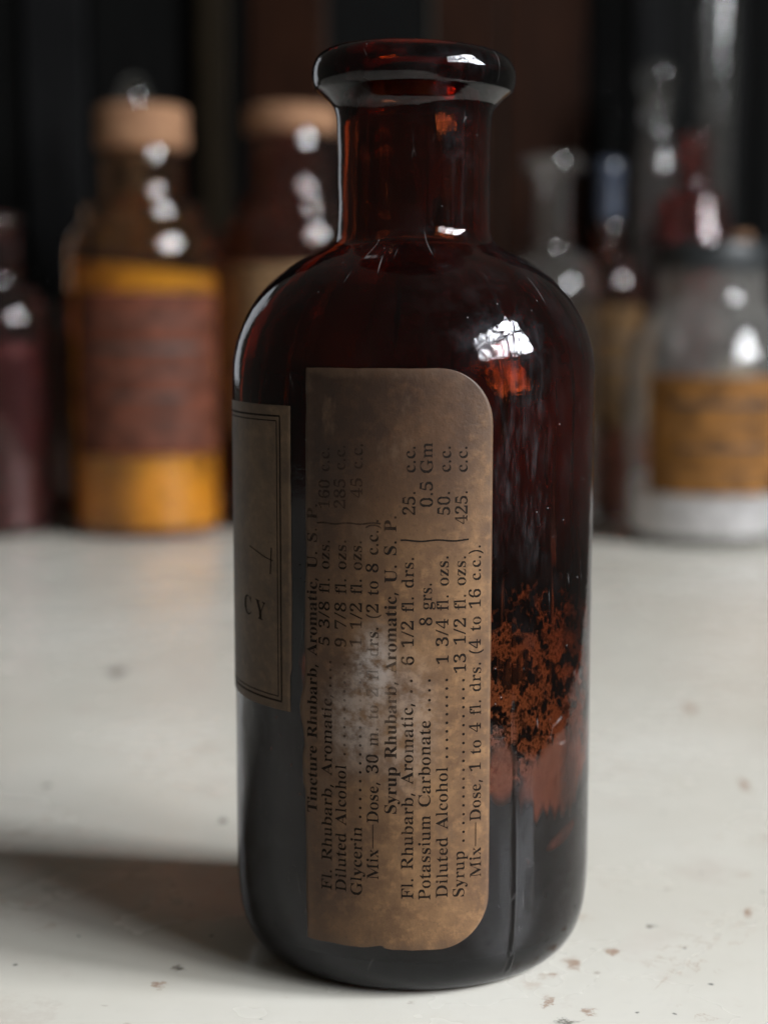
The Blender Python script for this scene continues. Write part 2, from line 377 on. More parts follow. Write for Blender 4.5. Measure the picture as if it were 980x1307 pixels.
def table_material(flecks):
    N = material('marbled_quartz')
    tc = N.add('ShaderNodeTexCoord').outputs['Object']
    sp = N.add('ShaderNodeSeparateXYZ'); N.put(sp.inputs[0], tc); X, Y = sp.outputs[0], sp.outputs[1]
    n1 = N.noise(tc, 9, 5, .6); n2 = N.noise(tc, 38, 5, .62, dist=.6); n3 = N.noise(tc, 300, 4, .65)
    c = N.mixc(N.step(n1, .35, .68), (.54, .51, .445), (.61, .585, .525))
    c = N.mixc(N.math('MULTIPLY', N.step(n2, .55, .72), .28), c, (.50, .43, .38))
    c = N.mixc(N.math('MULTIPLY', N.step(n3, .52, .75), .10), c, (.42, .41, .38))
    wv = N.noise(tc, 170, 5, .75, out=1)
    wn = N.add('ShaderNodeVectorMath', operation='SUBTRACT'); N.put(wn.inputs[0], wv); wn.inputs[1].default_value = (.5, .5, .5)
    wsx = N.add('ShaderNodeSeparateXYZ'); N.put(wsx.inputs[0], wn)
    fx = N.math('ADD', X, N.math('MULTIPLY', wsx.outputs[0], .0075)); fy = N.math('ADD', Y, N.math('MULTIPLY', wsx.outputs[1], .009))
    # scattered mineral flecks
    for scl, pick, r0, r1, colr, amt in ((95, .86, .08, .24, (.42, .32, .25), .4), (230, .965, .08, .22, (.25, .19, .15), .5), (520, .988, .1, .3, (.05, .05, .05), .8), (34, .76, .10, .30, (.46, .39, .34), .3)):
        vv = N.add('ShaderNodeVectorMath', operation='SCALE'); N.put(vv.inputs[0], wn.outputs[0]); vv.inputs[3].default_value = 1.1 / scl
        va = N.add('ShaderNodeVectorMath', operation='ADD'); N.put(va.inputs[0], tc); N.put(va.inputs[1], vv.outputs[0])
        vo = N.add('ShaderNodeTexVoronoi'); vo.inputs['Scale'].default_value = scl; N.put(vo.inputs['Vector'], va.outputs[0])
        cs = N.add('ShaderNodeSeparateColor'); N.put(cs.inputs[0], vo.outputs['Color'])
        m = N.math('MULTIPLY', N.step(vo.outputs[0], r0, r1, amt, 0), N.math('GREATER_THAN', cs.outputs[0], pick))
        c = N.mixc(m, c, colr)
    vn = N.noise(tc, 46, 6, .68, dist=1.2)
    vein = N.math('MULTIPLY', N.step(N.math('ABSOLUTE', N.math('SUBTRACT', vn, .5)), .003, .016, 1, 0), N.step(N.noise(tc, 30, 3), .54, .66))
    c = N.mixc(N.math('MULTIPLY', N.math('MULTIPLY', vein, N.step(n3, .35, .6)), .55), c, (.33, .22, .155))
    for i, (x, y, rx, ry, k) in enumerate(flecks):
        colr = ((.30, .19, .13), (.13, .12, .10))[k]
        b = N.blob(fx, fy, x / 1000, y / 1000, rx / 1000 * .8, ry / 1000 * .8, 1.2)
        b = N.math('MULTIPLY', b, N.step(N.noise(tc, 260 + 13 * i, 4, .7), .32, .54, .15, .95 if k else .8))
        c = N.mixc(b, c, colr)
    p = principled(N, Base_Color=c, Specular_IOR_Level=.45)
    N.put(p.inputs['Roughness'], N.step(N.noise(tc, 25, 4), .3, .7, .20, .30))
    N.put(p.inputs['Normal'], bump(N, N.noise(tc, 14, 2), .0006, .2))
    N.put(N.out.inputs[0], p)
    return N.m

def plain(name, col, rough=.5, var=.35, scale=60, bmp=.0004, stretch=(1, 1, 1), spec=.4):
    N = material(name)
    tc = N.scale(N.add('ShaderNodeTexCoord').outputs['Object'], stretch)
    n = N.noise(tc, scale, 5, .62)
    c = N.mixc(N.step(n, .3, .72), tuple(k * (1 - var) for k in col), tuple(min(1, k * (1 + var)) for k in col))
    p = principled(N, Base_Color=c, Roughness=rough, Specular_IOR_Level=spec)
    if bmp: N.put(p.inputs['Normal'], bump(N, n, bmp, .6))
    N.put(N.out.inputs[0], p)
    return N.m

def cork_material():
    N = material('cork')
    tc = N.add('ShaderNodeTexCoord').outputs['Object']
    n = N.noise(tc, 160, 5, .7); big = N.noise(tc, 45, 3)
    vo = N.add('ShaderNodeTexVoronoi'); vo.inputs['Scale'].default_value = 260; N.put(vo.inputs['Vector'], tc)
    pit = N.step(vo.outputs[0], .12, .3, 1, 0)
    c = N.mixc(N.step(n, .3, .7), (.15, .068, .032), (.27, .14, .070))
    c = N.mixc(N.math('MULTIPLY', N.step(big, .5, .68), .45), c, (.20, .10, .05))
    c = N.mixc(N.math('MULTIPLY', pit, .55), c, (.10, .05, .03))
    p = principled(N, Base_Color=c, Roughness=.85)
    N.put(p.inputs['Normal'], bump(N, N.math('SUBTRACT', n, pit), .0008, .7)); N.put(N.out.inputs[0], p)
    return N.m

def printed_label_material(name, paper, ink, rows, border=True):
    """aged label with rows of print too blurred to read: kept as worn paper tone only"""
    N = material(name)
    uv = N.add('ShaderNodeUVMap', uv_map='map').outputs[0]
    n1 = N.noise(uv, .12, 4); n2 = N.noise(uv, .6, 5, .65)
    c = N.mixc(N.step(n1, .36, .64), tuple(k * .5 for k in paper), tuple(k * 1.15 for k in paper))
    c = N.mixc(N.math('MULTIPLY', N.step(n2, .5, .75), .3), c, tuple(k * .5 for k in paper))
    p = principled(N, Base_Color=c, Roughness=.7, Specular_IOR_Level=.15); N.put(N.out.inputs[0], p)
    return N.m

# ------------------------------------------------------------------ tabletop and the cabinet behind
FLECKS = [(-83.2,88.5,.9,2.6,1),(-88.6,208.9,3.3,7.8,1),(22.2,-17.6,1.5,1.6,0),(26.5,-12.8,1.6,2.7,0),(20.8,-28.0,.6,2.7,0),(33.9,-8.2,.7,1.8,0),(23.4,-35.6,1.9,1.1,1),(27.3,-31.8,1.0,1.8,0),(26.3,-39.8,1.2,1.4,0),(60.6,11,.8,2.4,0),(42.3,4.4,.7,1,1),(15.8,-38.8,.9,1.1,1),(-42.4,-39.3,1.9,2,0),(-38.6,-16.3,1.2,1.7,1),(-40.8,-22.9,.9,1.6,0),(-40.1,63.5,1.3,2.8,1),(75.6,166.1,2.0,6.0,0),(75.9,92.6,1.4,6.0,0)]
def slab(corners, z0, z1, bevel):
    bm = bmesh.new(); f = bm.faces.new([bm.verts.new((x, y, z0)) for x, y in corners])
    r = bmesh.ops.extrude_face_region(bm, geom=[f])
    for v in r['geom']:
        if isinstance(v, bmesh.types.BMVert): v.co.z = z1
    bmesh.ops.recalc_face_normals(bm, faces=bm.faces[:])
    bmesh.ops.bevel(bm, geom=bm.edges[:], offset=bevel, segments=2, affect='EDGES', profile=.5)
    me = bpy.data.meshes.new('slab'); bm.to_mesh(me); bm.free(); return me
tab = link('tabletop', slab([(-.75, -.42), (.068, -.42), (.330, .69), (-.75, .69)], -.03, 0, .003), table_material(FLECKS), smooth=False)
tab['kind'] = 'structure'

WOOD_BLACK = plain('black_stained_wood', (.002, .002, .0019), .6, .4, 30, .0003, (8, 8, .6), spec=.06)
WOOD_GREY = plain('grey_painted_wood', (.005, .005, .0052), .6, .35, 30, .0003, (8, 8, .6), spec=.06)
WOOD_BROWN = plain('brown_varnished_wood', (.013, .0042, .0016), .55, .45, 30, .0003, (8, 8, .6), spec=.06)
WOOD_OLIVE = plain('olive_brown_wood', (.008, .0055, .0028), .55, .4, 30, .0003, (8, 8, .6), spec=.06)
cab = thing('wooden_cabinet', 'dark cabinet of upright boards standing behind the row of bottles', 'cabinet', (0, .68, 0))
def X7(px): return (-244 + .4611 * px) / 1000
bands = [(-260, -150, 'b', 0), (-150, -30, 'b', 4), (-30, 40, 'b', 0), (40, 120, 'g', -6), (120, 258, 'b', 2), (258, 300, 'o', -10), (300, 322, 'b', 0), (322, 420, 'r', -4), (420, 552, 'b', 2),
         (552, 640, 'r', -3), (640, 745, 'r', -6), (745, 800, 'b', 0), (800, 845, 'g', -4), (845, 960, 'b', 3), (960, 1060, 'b', -2), (1060, 1180, 'b', 2)]
for a, b, k, d in bands:
    m = {'b': WOOD_BLACK, 'g': WOOD_GREY, 'r': WOOD_BROWN, 'o': WOOD_OLIVE}[k]
    link('board', box_mesh(X7(a) + .0008, X7(b) - .0008, .02 + d / 1000, .045, .0, .62, .0015), m, cab, smooth=False)

# ------------------------------------------------------------------ the medicine bottle
bottle = thing('medicine_bottle', 'dark amber glass medicine bottle with a worn recipe label, open neck', 'bottle', (0, 0, .003))
OUT = [(0, -1.4), (12, -1.7), (20.5, -2.6), (22.5, -2.95), (24.2, -2.85), (26.2, -1.8), (28.0, .4), (29.2, 3.6), (29.85, 8.5), (30, 14), (30, 40), (30, 70), (30, 92), (29.75, 97), (28.8, 100.8), (27.3, 104.1), (25.2, 107.2), (22.2, 110.2), (18.6, 112.6), (15.2, 114.3), (13.6, 115.3), (12.8, 116.6), (12.55, 119), (12.5, 126), (12.6, 133), (12.75, 136.0), (13.1, 137.2), (14.4, 138.6), (16.0, 139.9), (16.0, 139.9), (16.4, 140.9), (16.55, 142.3), (16.35, 143.6), (15.6, 145.0), (14.2, 146.0), (12.2, 146.4), (10.2, 146.0), (9.0, 145.0), (8.7, 143.5)]
INN = [(8.7, 143.5), (8.9, 141), (9.7, 136), (10.0, 128), (10.0, 119), (10.4, 115.6), (12.2, 113.0), (15.8, 110.4), (19.2, 107.6), (22.2, 104.4), (24.6, 100.5), (26.3, 96), (27.2, 91.5), (27.5, 86), (27.5, 60), (27.4, 12), (26.8, 7.0), (24.6, 3.4), (20, 2.0), (10, 2.6), (0, 3.0)]
po, pi_ = curve(OUT, 4), curve(INN, 3)
TH = sorted(set([-180 + 1.5 * k for k in range(240)] + [26.0 + .25 * k for k in range(48)]))
def seam(t, z):
    c = 32.0 + .5 * math.sin(z * .09) + (1.2 if z < 3 else 0)
    k = 1.0 if z < 44 else max(.12, 1 - (z - 44) / 10)
    if z > 112 or z < .3: k = 0
    return k * (.17 * math.exp(-((t - c) / .45) ** 2) - .10 * math.exp(-((t - c + 1.3) / .55) ** 2))
def tilt(t, r, z):
    # the lip sits slightly askew and nothing is quite round
    a = rad(t)
    if z > 136: z -= (z - 134) / 12 * r * math.sin(a) * .028
    k = 1.0 if z > 98 else .25
    r *= 1 + k * (.0022 * math.sin(2 * a + z * .03) + .0012 * math.sin(3 * a - z * .07))
    return r, z
MG = main_glass()
gl = link('glass_body', lathe(po + pi_[1:], TH, seam, tilt, [1.0] * len(po) + [0.0] * (len(pi_) - 1)), MG, bottle)
# paper labels
random.seed(3)
def wav(k, amp, seed):
    r = random.Random(seed); ph = [(r.uniform(.5, 1.5) * k * (i + 1), r.uniform(0, 6.28), amp / (i + 1)) for i in range(5)]
    return lambda x: sum(a * math.sin(f * x + p) for f, p, a in ph)
w1, w2, w3 = wav(.25, .20, 1), wav(.25, .12, 2), wav(14, .07, 5)
ZB, ZT = 6.0, 95.9
CR = 8.5
def lab_r(z, v):
    d = min(z - ZB, ZT - z)
    x = 23.4 + .004 * (z - 50)
    if d < CR: x -= (CR - math.sqrt(max(0, CR * CR - (CR - d) ** 2))) / 30 * 57.3
    return x
def lab_l(z, v):
    t = -33.6 + w1(z) * .8
    if z > 60: t += .8 * min(1, (z - 60) / 5)
    t -= 1.9 * math.exp(-((z - 43) / 3.2) ** 2) if z > 36 else 0
    if 30 < z < 36.5: t += -.8
    return t
def lab_b(u): return ZB + w3(u) * .6 + .5 * math.exp(-((u - .52) / .05) ** 2) + (.5 - .5 * min(1, u / .05)) * .4
def lab_t(u): return ZT + w3(u + 2) * .35
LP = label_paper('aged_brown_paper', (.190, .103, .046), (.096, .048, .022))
def wall_r(z):
    for (r0, z0), (r1, z1) in zip(po, po[1:]):
        if z0 <= z < z1 and z > 20: return r0 + (r1 - r0) * (z - z0) / (z1 - z0)
    return 30 if z > 14 else max(29.2, min(30, 29.85 + (z - 8.5) * .03))
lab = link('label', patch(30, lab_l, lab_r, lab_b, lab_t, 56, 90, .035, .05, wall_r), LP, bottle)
lab['label'] = 'brown recipe label with rounded corners and rows of upright print'

# letter shapes as triangles: advance, outline points, triangle corners (thousandths of the type size)
GLYPHS = {
'b ': [296,[],[]],
'b,': [301,[28,-87,47,-3,61,78,124,78,129,71,104,-8,71,-87],[1,2,3,1,3,4,1,4,5,0,1,5,0,5,6]],
'b.': [301,[89,-9,79,-8,69,-5,60,1,54,10,50,22,48,36,50,51,54,63,60,71,69,77,79,80,89,81,100,80,110,77,119,71,126,63,130,51,132,36,130,22,126,10,119,1,110,-5,100,-8],[11,12,13,11,13,14,10,11,14,9,10,14,9,14,15,8,9,15,8,15,16,7,8,16,7,16,17,6,7,17,6,17,18,5,6,18,5,18,19,4,5,19,4,19,20,4,20,21,3,4,21,2,3,21,2,21,22,2,22,23,1,2,23,1,23,0]],
'bA': [557,[-9,0,-9,18,4,19,14,24,24,30,32,41,41,55,49,75,206,466,224,465,384,87,411,34,420,25,430,20,443,18,443,0,229,0,229,18,259,21,277,30,283,46,273,81,253,132,103,132,79,71,76,59,75,48,80,32,96,21,124,18,128,18,128,0,113,161,242,161,177,319],[7,8,9,7,9,34,34,9,10,7,34,32,33,34,10,7,32,23,23,32,33,23,33,22,22,33,10,7,23,24,21,22,10,21,10,11,20,21,11,6,7,24,6,24,25,6,25,26,5,6,26,5,26,27,19,20,11,4,5,27,19,11,12,4,27,28,18,19,12,3,4,28,18,12,13,2,3,28,2,28,29,17,18,13,17,13,14,1,2,29,0,1,29,0,29,30,0,30,31,16,17,14,16,14,15]],
'bC': [589,[257,-11,213,-7,174,3,137,20,105,43,78,71,56,104,39,142,29,184,26,228,30,273,39,314,56,351,79,384,106,412,139,435,176,452,216,462,259,465,292,463,328,454,367,440,388,435,402,439,413,449,419,465,437,465,437,308,420,308,403,347,381,380,356,407,328,427,298,439,265,443,198,419,157,347,144,226,159,114,203,46,278,24,305,26,331,33,358,45,383,61,407,81,428,106,447,89,395,33,332,0],[17,18,19,24,25,26,24,26,27,17,19,20,16,17,20,16,20,21,15,16,34,34,16,21,23,24,27,15,34,35,33,34,21,33,21,22,32,33,22,22,23,27,32,22,31,31,22,30,30,22,27,14,15,35,14,35,36,13,14,36,12,13,36,29,30,27,11,12,36,28,29,27,11,36,37,10,11,37,9,10,37,8,9,37,8,37,38,7,8,38,6,7,38,6,38,39,45,46,47,5,6,39,45,47,48,44,45,48,4,5,39,43,44,48,4,39,40,42,43,48,3,4,40,42,48,49,41,42,49,40,41,49,3,40,49,2,3,49,1,2,49,1,49,0]],
'bP': [539,[15,0,15,17,36,20,52,24,62,32,69,43,73,59,75,81,75,379,73,398,69,413,62,424,51,431,36,436,16,439,16,455,214,455,265,454,306,449,336,440,357,429,375,415,390,398,400,378,407,356,409,332,404,296,390,266,367,240,334,221,292,209,242,206,182,206,182,81,183,59,187,43,194,32,205,24,221,20,242,17,242,0,182,230,201,230,231,232,255,240,272,253,283,271,290,297,292,329,290,361,285,387,275,406,261,420,241,428,216,431,204,430,195,428,189,424,185,418,183,409,182,398],[14,15,16,14,16,17,14,17,18,14,18,19,14,19,20,13,14,20,12,13,54,54,13,20,12,54,55,53,54,20,11,12,55,11,55,56,53,20,21,52,53,21,11,56,57,10,11,57,10,57,58,51,52,21,10,58,59,51,21,22,9,10,59,9,59,60,50,51,22,9,60,41,8,9,41,50,22,23,49,50,23,7,8,41,49,23,24,48,49,24,48,24,25,48,25,26,47,48,26,46,47,26,46,26,27,45,46,27,45,27,28,44,45,28,44,28,29,43,44,29,42,43,29,7,41,42,7,42,32,32,42,29,32,29,30,32,30,31,7,32,33,6,7,33,6,33,34,5,6,34,5,34,35,4,5,35,4,35,36,3,4,36,3,36,37,2,3,37,2,37,38,1,2,38,1,38,39,0,1,39,0,39,40]],
'bR': [594,[15,0,15,17,36,20,52,24,62,32,69,43,73,59,75,81,75,379,73,398,69,413,62,424,51,431,36,436,16,439,16,455,217,455,278,452,329,442,367,426,395,403,412,372,417,334,406,285,372,248,315,224,432,50,452,26,459,21,468,18,478,17,480,17,480,0,338,0,201,212,182,212,182,81,183,59,187,43,194,32,205,24,221,20,242,17,242,0,182,234,203,234,235,236,261,245,280,258,293,278,301,304,304,336,295,389,268,421,224,431,209,430,197,427,190,422,185,414,183,402,182,385],[14,15,16,14,16,17,14,17,18,14,18,54,54,18,19,13,14,54,12,13,54,12,54,55,53,54,19,11,12,55,11,55,56,11,56,57,53,19,20,10,11,57,10,57,58,52,53,20,10,58,59,9,10,59,52,20,21,9,59,60,8,9,60,51,52,21,8,60,44,7,8,44,51,21,22,50,51,22,50,22,23,49,50,23,49,23,24,48,49,24,47,48,24,47,24,25,46,47,25,45,46,25,7,44,35,35,44,45,35,45,25,35,25,34,34,25,26,7,35,36,33,34,26,6,7,36,6,36,37,5,6,37,5,37,38,33,26,27,4,5,38,4,38,39,3,4,39,3,39,40,33,27,28,2,3,40,2,40,41,33,28,29,1,2,41,1,41,42,33,29,30,0,1,42,0,42,43,33,30,31,33,31,32]],
'bS': [511,[43,-11,43,158,62,158,75,113,91,77,111,50,136,30,164,19,197,15,220,17,241,24,257,36,269,51,276,69,279,89,273,117,255,140,225,160,163,191,127,210,99,231,77,253,62,276,53,302,50,332,52,358,57,381,67,403,80,421,96,437,115,449,136,459,160,464,185,466,229,461,282,448,291,446,300,445,310,447,317,454,320,466,339,466,339,319,322,319,315,343,305,365,293,385,280,402,265,417,248,429,231,438,213,443,194,445,173,443,155,437,140,426,128,413,122,398,120,380,121,364,127,349,137,336,151,325,168,314,189,303,253,273,279,260,300,247,317,233,331,219,342,204,350,188,355,171,358,153,359,133,357,106,350,80,339,58,323,38,304,21,281,8,254,-2,225,-8,192,-10,158,-8,126,1,98,9,85,12,78,12,73,10,69,7,61,-11],[32,33,34,39,40,41,39,41,42,31,32,34,31,34,35,30,31,35,38,39,42,29,30,52,52,30,35,52,35,36,37,38,42,52,36,37,29,52,53,51,52,37,51,37,50,50,37,49,49,37,48,48,37,47,47,37,46,46,37,42,29,53,54,28,29,54,28,54,55,28,55,56,27,28,56,27,56,57,26,27,57,26,57,58,45,46,42,25,26,58,25,58,59,44,45,42,25,59,60,24,25,60,24,60,61,43,44,42,24,61,62,23,24,62,23,62,63,23,63,64,23,64,65,22,23,65,21,22,65,21,65,66,21,66,67,20,21,67,20,67,68,20,68,69,19,20,69,19,69,70,18,19,70,18,70,71,17,18,71,17,71,72,17,72,73,16,17,73,0,1,2,0,2,3,16,73,74,15,16,74,15,74,75,14,15,75,0,3,4,14,75,76,13,14,76,13,76,77,0,4,5,12,13,77,12,77,78,11,12,78,0,5,89,89,5,6,11,78,79,10,11,79,89,6,88,88,6,87,87,6,7,9,10,79,9,79,80,87,7,8,8,9,80,87,8,80,86,87,80,0,89,90,85,86,80,85,80,81,0,90,91,84,85,81,84,81,82,83,84,82]],
'bT': [544,[92,0,92,17,114,19,130,23,142,31,150,42,154,59,156,81,156,433,149,433,116,430,88,420,65,403,47,380,35,352,29,318,11,318,11,455,410,455,410,317,394,317,375,382,333,420,269,433,263,433,263,81,265,58,269,41,276,30,288,23,305,19,328,17,328,0],[16,17,13,13,17,12,12,17,11,11,17,10,10,17,9,9,17,18,9,18,24,24,18,23,23,18,22,22,18,21,21,18,19,8,9,24,7,8,24,7,24,25,20,21,19,16,13,14,16,14,15,6,7,25,6,25,26,5,6,26,5,26,27,4,5,27,4,27,28,3,4,28,3,28,29,2,3,29,2,29,30,1,2,30,1,30,31,0,1,31,0,31,32]],
'bU': [613,[248,-13,192,-8,147,6,114,29,91,61,78,103,73,155,73,379,72,398,68,413,61,424,50,431,35,436,15,439,15,455,240,455,240,439,202,432,195,428,189,422,185,415,181,379,181,140,183,104,191,74,203,51,221,35,245,25,275,22,340,37,379,83,392,159,392,378,391,398,387,413,379,423,368,431,351,436,328,439,328,455,474,455,474,439,456,435,442,429,433,421,427,411,424,396,422,378,422,181,418,118,403,69,380,32,346,7,302,-8],[13,14,15,13,15,16,38,39,40,38,40,41,12,13,16,12,16,17,37,38,41,37,41,42,11,12,17,36,37,42,36,42,43,11,17,18,10,11,18,35,36,43,35,43,44,10,18,19,9,10,19,34,35,44,9,19,20,34,44,45,9,20,21,8,9,21,33,34,45,33,45,46,7,8,21,32,33,46,32,46,47,6,7,21,6,21,22,31,32,47,31,47,48,31,48,49,30,31,49,5,6,22,5,22,23,30,49,50,5,23,24,4,5,24,29,30,50,4,24,25,29,50,51,3,4,25,3,25,26,28,29,51,3,26,27,28,51,52,2,3,27,2,27,28,2,28,52,2,52,53,1,2,53,1,53,0]],
'bY': [547,[101,0,101,17,122,20,138,24,148,32,155,43,159,59,161,81,161,179,46,387,35,406,24,421,14,429,1,435,-13,438,-13,455,207,455,207,438,195,438,184,437,175,435,167,432,161,428,157,423,156,416,164,392,248,226,333,366,342,382,347,396,349,408,343,424,326,435,298,438,295,438,295,455,439,455,439,438,428,435,418,431,409,424,383,392,268,203,268,81,269,59,273,43,280,32,291,24,307,20,328,17,328,0],[14,15,16,14,16,17,34,35,36,34,36,37,13,14,18,18,14,17,13,18,19,33,34,37,32,33,37,32,37,38,13,19,20,32,38,39,13,20,21,12,13,21,31,32,39,12,21,22,31,39,40,11,12,22,11,22,23,30,31,40,30,40,41,11,23,24,10,11,24,10,24,25,29,30,41,9,10,25,28,29,41,9,25,26,28,41,42,8,9,26,27,28,42,26,27,42,8,26,42,8,42,43,7,8,43,6,7,43,6,43,44,5,6,44,5,44,45,5,45,46,4,5,46,3,4,46,3,46,47,2,3,47,2,47,48,1,2,48,1,48,49,0,1,49,0,49,50]],
'ba': [465,[255,-10,226,-5,208,10,200,35,168,11,133,-4,95,-9,74,-6,55,0,40,11,29,26,22,43,20,63,25,91,39,115,63,136,98,155,143,173,199,190,199,241,197,258,193,272,187,282,177,290,164,294,148,296,123,293,109,286,104,274,113,257,119,248,122,239,123,231,121,220,117,210,110,202,100,196,90,192,77,191,64,192,54,196,45,203,38,212,34,223,33,236,35,252,40,266,49,278,62,290,77,300,95,308,115,314,137,317,162,318,205,315,239,307,263,292,280,271,290,244,293,210,293,62,295,40,297,37,300,35,304,34,320,42,329,28,306,7,281,-6,151,34,174,41,183,47,191,54,199,63,199,169,154,151,127,123,118,84,122,56,133,39],[52,53,54,51,52,54,51,54,55,50,51,55,49,50,55,49,55,56,48,49,25,25,49,56,48,25,26,24,25,56,23,24,56,48,26,27,23,56,57,47,48,27,22,23,57,47,27,28,21,22,57,46,47,28,46,28,29,20,21,57,20,57,58,45,46,29,19,20,58,45,29,30,44,45,30,44,30,31,19,58,59,18,19,59,44,31,32,43,44,32,43,32,33,42,43,33,42,33,34,41,42,34,18,59,60,41,34,35,40,41,35,40,35,36,39,40,36,39,36,37,38,39,37,17,18,74,74,18,60,16,17,74,16,74,75,73,74,60,15,16,75,15,75,76,14,15,76,14,76,77,13,14,77,12,13,77,12,77,78,11,12,78,72,73,60,72,60,61,11,78,79,71,72,61,70,71,61,10,11,79,64,65,66,69,70,61,69,61,3,3,61,62,10,79,69,3,62,63,69,3,4,2,3,63,2,63,64,2,64,66,10,69,4,2,66,67,9,10,4,8,9,4,8,4,5,1,2,67,1,67,68,7,8,5,7,5,6,0,1,68]],
'bb': [482,[43,-11,43,388,42,407,40,420,37,428,31,434,21,437,8,439,8,455,138,455,138,279,162,301,190,314,221,318,244,316,265,310,284,299,301,284,315,266,326,245,335,221,340,195,342,166,340,133,333,103,323,75,308,51,291,30,270,13,246,0,220,-8,192,-10,162,-6,133,7,105,28,53,-11,183,14,204,18,220,30,232,49,239,77,244,114,245,160,244,197,239,228,231,251,220,267,204,277,184,280,174,279,164,275,155,270,147,262,142,253,138,242,138,69,143,38,158,20],[7,8,9,7,9,6,6,9,5,5,9,4,4,9,10,3,4,10,2,3,10,1,2,10,0,1,10,12,13,14,12,14,15,11,12,15,11,15,16,10,11,16,10,16,17,10,17,48,48,17,18,10,48,49,47,48,18,10,49,50,0,10,53,53,10,52,52,10,51,51,10,50,46,47,18,45,46,18,45,18,19,0,53,54,44,45,19,44,19,20,0,54,55,43,44,20,43,20,21,42,43,21,42,21,22,42,22,23,41,42,23,41,23,24,40,41,24,40,24,25,39,40,25,39,25,26,0,55,34,34,55,56,39,26,27,38,39,27,34,56,57,38,27,28,37,38,28,0,34,35,33,34,57,33,57,36,36,37,28,33,36,28,33,28,29,32,33,29,32,29,30,31,32,30]],
'bc': [414,[156,-10,131,-8,108,-1,87,11,67,26,51,45,38,68,28,93,21,120,19,150,22,181,29,210,40,237,55,260,74,280,96,297,120,309,146,317,175,319,204,317,230,310,250,298,265,283,274,265,277,245,276,233,272,223,266,215,258,209,248,205,236,204,214,209,201,225,196,251,197,261,197,271,194,286,185,294,169,297,138,285,118,248,112,187,115,142,123,105,137,76,156,55,178,42,204,38,227,42,250,53,271,72,285,60,248,21,205,-2],[17,18,19,17,19,20,16,17,20,16,20,21,15,16,21,15,21,38,38,21,22,14,15,38,14,38,39,37,38,22,36,37,22,35,36,22,14,39,40,35,22,23,13,14,40,34,35,23,34,23,24,33,34,24,12,13,40,32,33,24,12,40,41,32,24,25,11,12,41,32,25,26,31,32,26,31,26,27,31,27,28,10,11,41,30,31,28,30,28,29,10,41,42,9,10,42,8,9,42,8,42,43,7,8,43,7,43,44,6,7,44,6,44,45,49,50,51,5,6,45,49,51,52,5,45,46,48,49,52,4,5,46,4,46,47,47,48,52,4,47,52,3,4,52,3,52,53,2,3,53,1,2,53,1,53,0]],
'be': [422,[154,-10,129,-8,106,-1,85,10,66,26,50,45,37,69,27,95,21,125,19,157,21,187,28,215,38,240,51,263,68,282,87,298,109,309,132,316,157,318,193,314,224,301,249,280,268,251,279,216,283,173,283,166,117,166,127,97,154,56,199,42,225,47,248,62,270,86,285,73,248,27,205,-1,116,192,201,192,201,215,201,241,198,261,193,277,186,288,175,295,161,297,136,286,121,255,116,203],[17,18,19,16,17,19,16,19,20,15,16,20,15,20,44,44,20,43,43,20,21,14,15,44,14,44,45,42,43,21,41,42,21,14,45,46,13,14,46,41,21,22,40,41,22,12,13,46,39,40,22,12,46,47,39,22,23,38,39,23,11,12,47,38,23,24,10,11,47,37,38,24,10,47,36,10,36,37,10,37,24,9,10,26,26,10,24,26,24,25,9,26,27,8,9,27,7,8,27,7,27,28,6,7,28,31,32,33,31,33,34,5,6,28,30,31,34,5,28,29,29,30,34,4,5,29,4,29,34,4,34,35,3,4,35,2,3,35,2,35,0,1,2,0]],
'bh': [502,[18,0,18,16,30,17,39,21,45,26,49,33,52,43,52,56,52,399,52,412,49,422,46,429,40,435,31,438,19,440,19,455,148,455,148,267,175,295,207,313,243,318,292,306,321,271,330,212,330,56,331,43,333,33,337,26,343,21,352,17,363,16,363,0,202,0,202,16,207,16,223,21,232,34,235,56,235,217,234,234,232,247,229,258,223,265,215,270,203,271,183,267,164,255,148,235,148,56,148,43,151,33,154,26,160,21,168,17,180,16,180,0],[14,15,16,14,16,13,13,16,12,12,16,11,11,16,17,10,11,17,9,10,17,8,9,17,7,8,17,19,20,21,18,19,21,18,21,22,17,18,44,44,18,22,17,44,45,43,44,22,43,22,23,42,43,23,17,45,46,7,17,47,47,17,46,41,42,23,40,41,23,39,40,23,7,47,48,38,39,23,37,38,23,37,23,24,6,7,48,6,48,49,36,37,24,36,24,25,6,49,50,36,25,26,5,6,50,35,36,26,5,50,51,35,26,27,4,5,51,4,51,52,35,27,28,3,4,52,3,52,53,35,28,29,2,3,53,34,35,29,2,53,54,34,29,30,1,2,54,0,1,54,0,54,55,32,33,34,32,34,30,32,30,31]],
'bi': [319,[101,362,87,364,75,368,65,376,57,387,52,399,50,412,52,426,57,438,65,449,75,457,87,462,101,463,114,462,126,457,137,449,145,438,150,426,151,412,149,399,145,387,136,376,126,368,114,364,18,0,18,16,30,18,39,21,45,26,49,32,52,43,52,56,52,252,52,267,50,278,47,285,41,289,32,292,20,293,21,310,148,310,148,56,149,43,151,33,154,26,160,21,168,18,180,16,180,0],[36,37,38,36,38,39,35,36,39,35,39,40,34,35,40,33,34,40,33,40,41,33,41,42,32,33,42,31,32,42,31,42,43,30,31,43,30,43,44,29,30,44,29,44,45,28,29,45,28,45,46,27,28,46,27,46,47,26,27,47,26,47,48,26,48,25,14,15,16,14,16,13,13,16,12,12,16,11,11,16,17,10,11,17,9,10,17,8,9,17,7,8,17,6,7,17,6,17,18,6,18,19,5,6,19,5,19,20,4,5,20,4,20,21,3,4,21,3,21,22,2,3,22,2,22,23,1,2,23,0,1,23,0,23,24]],
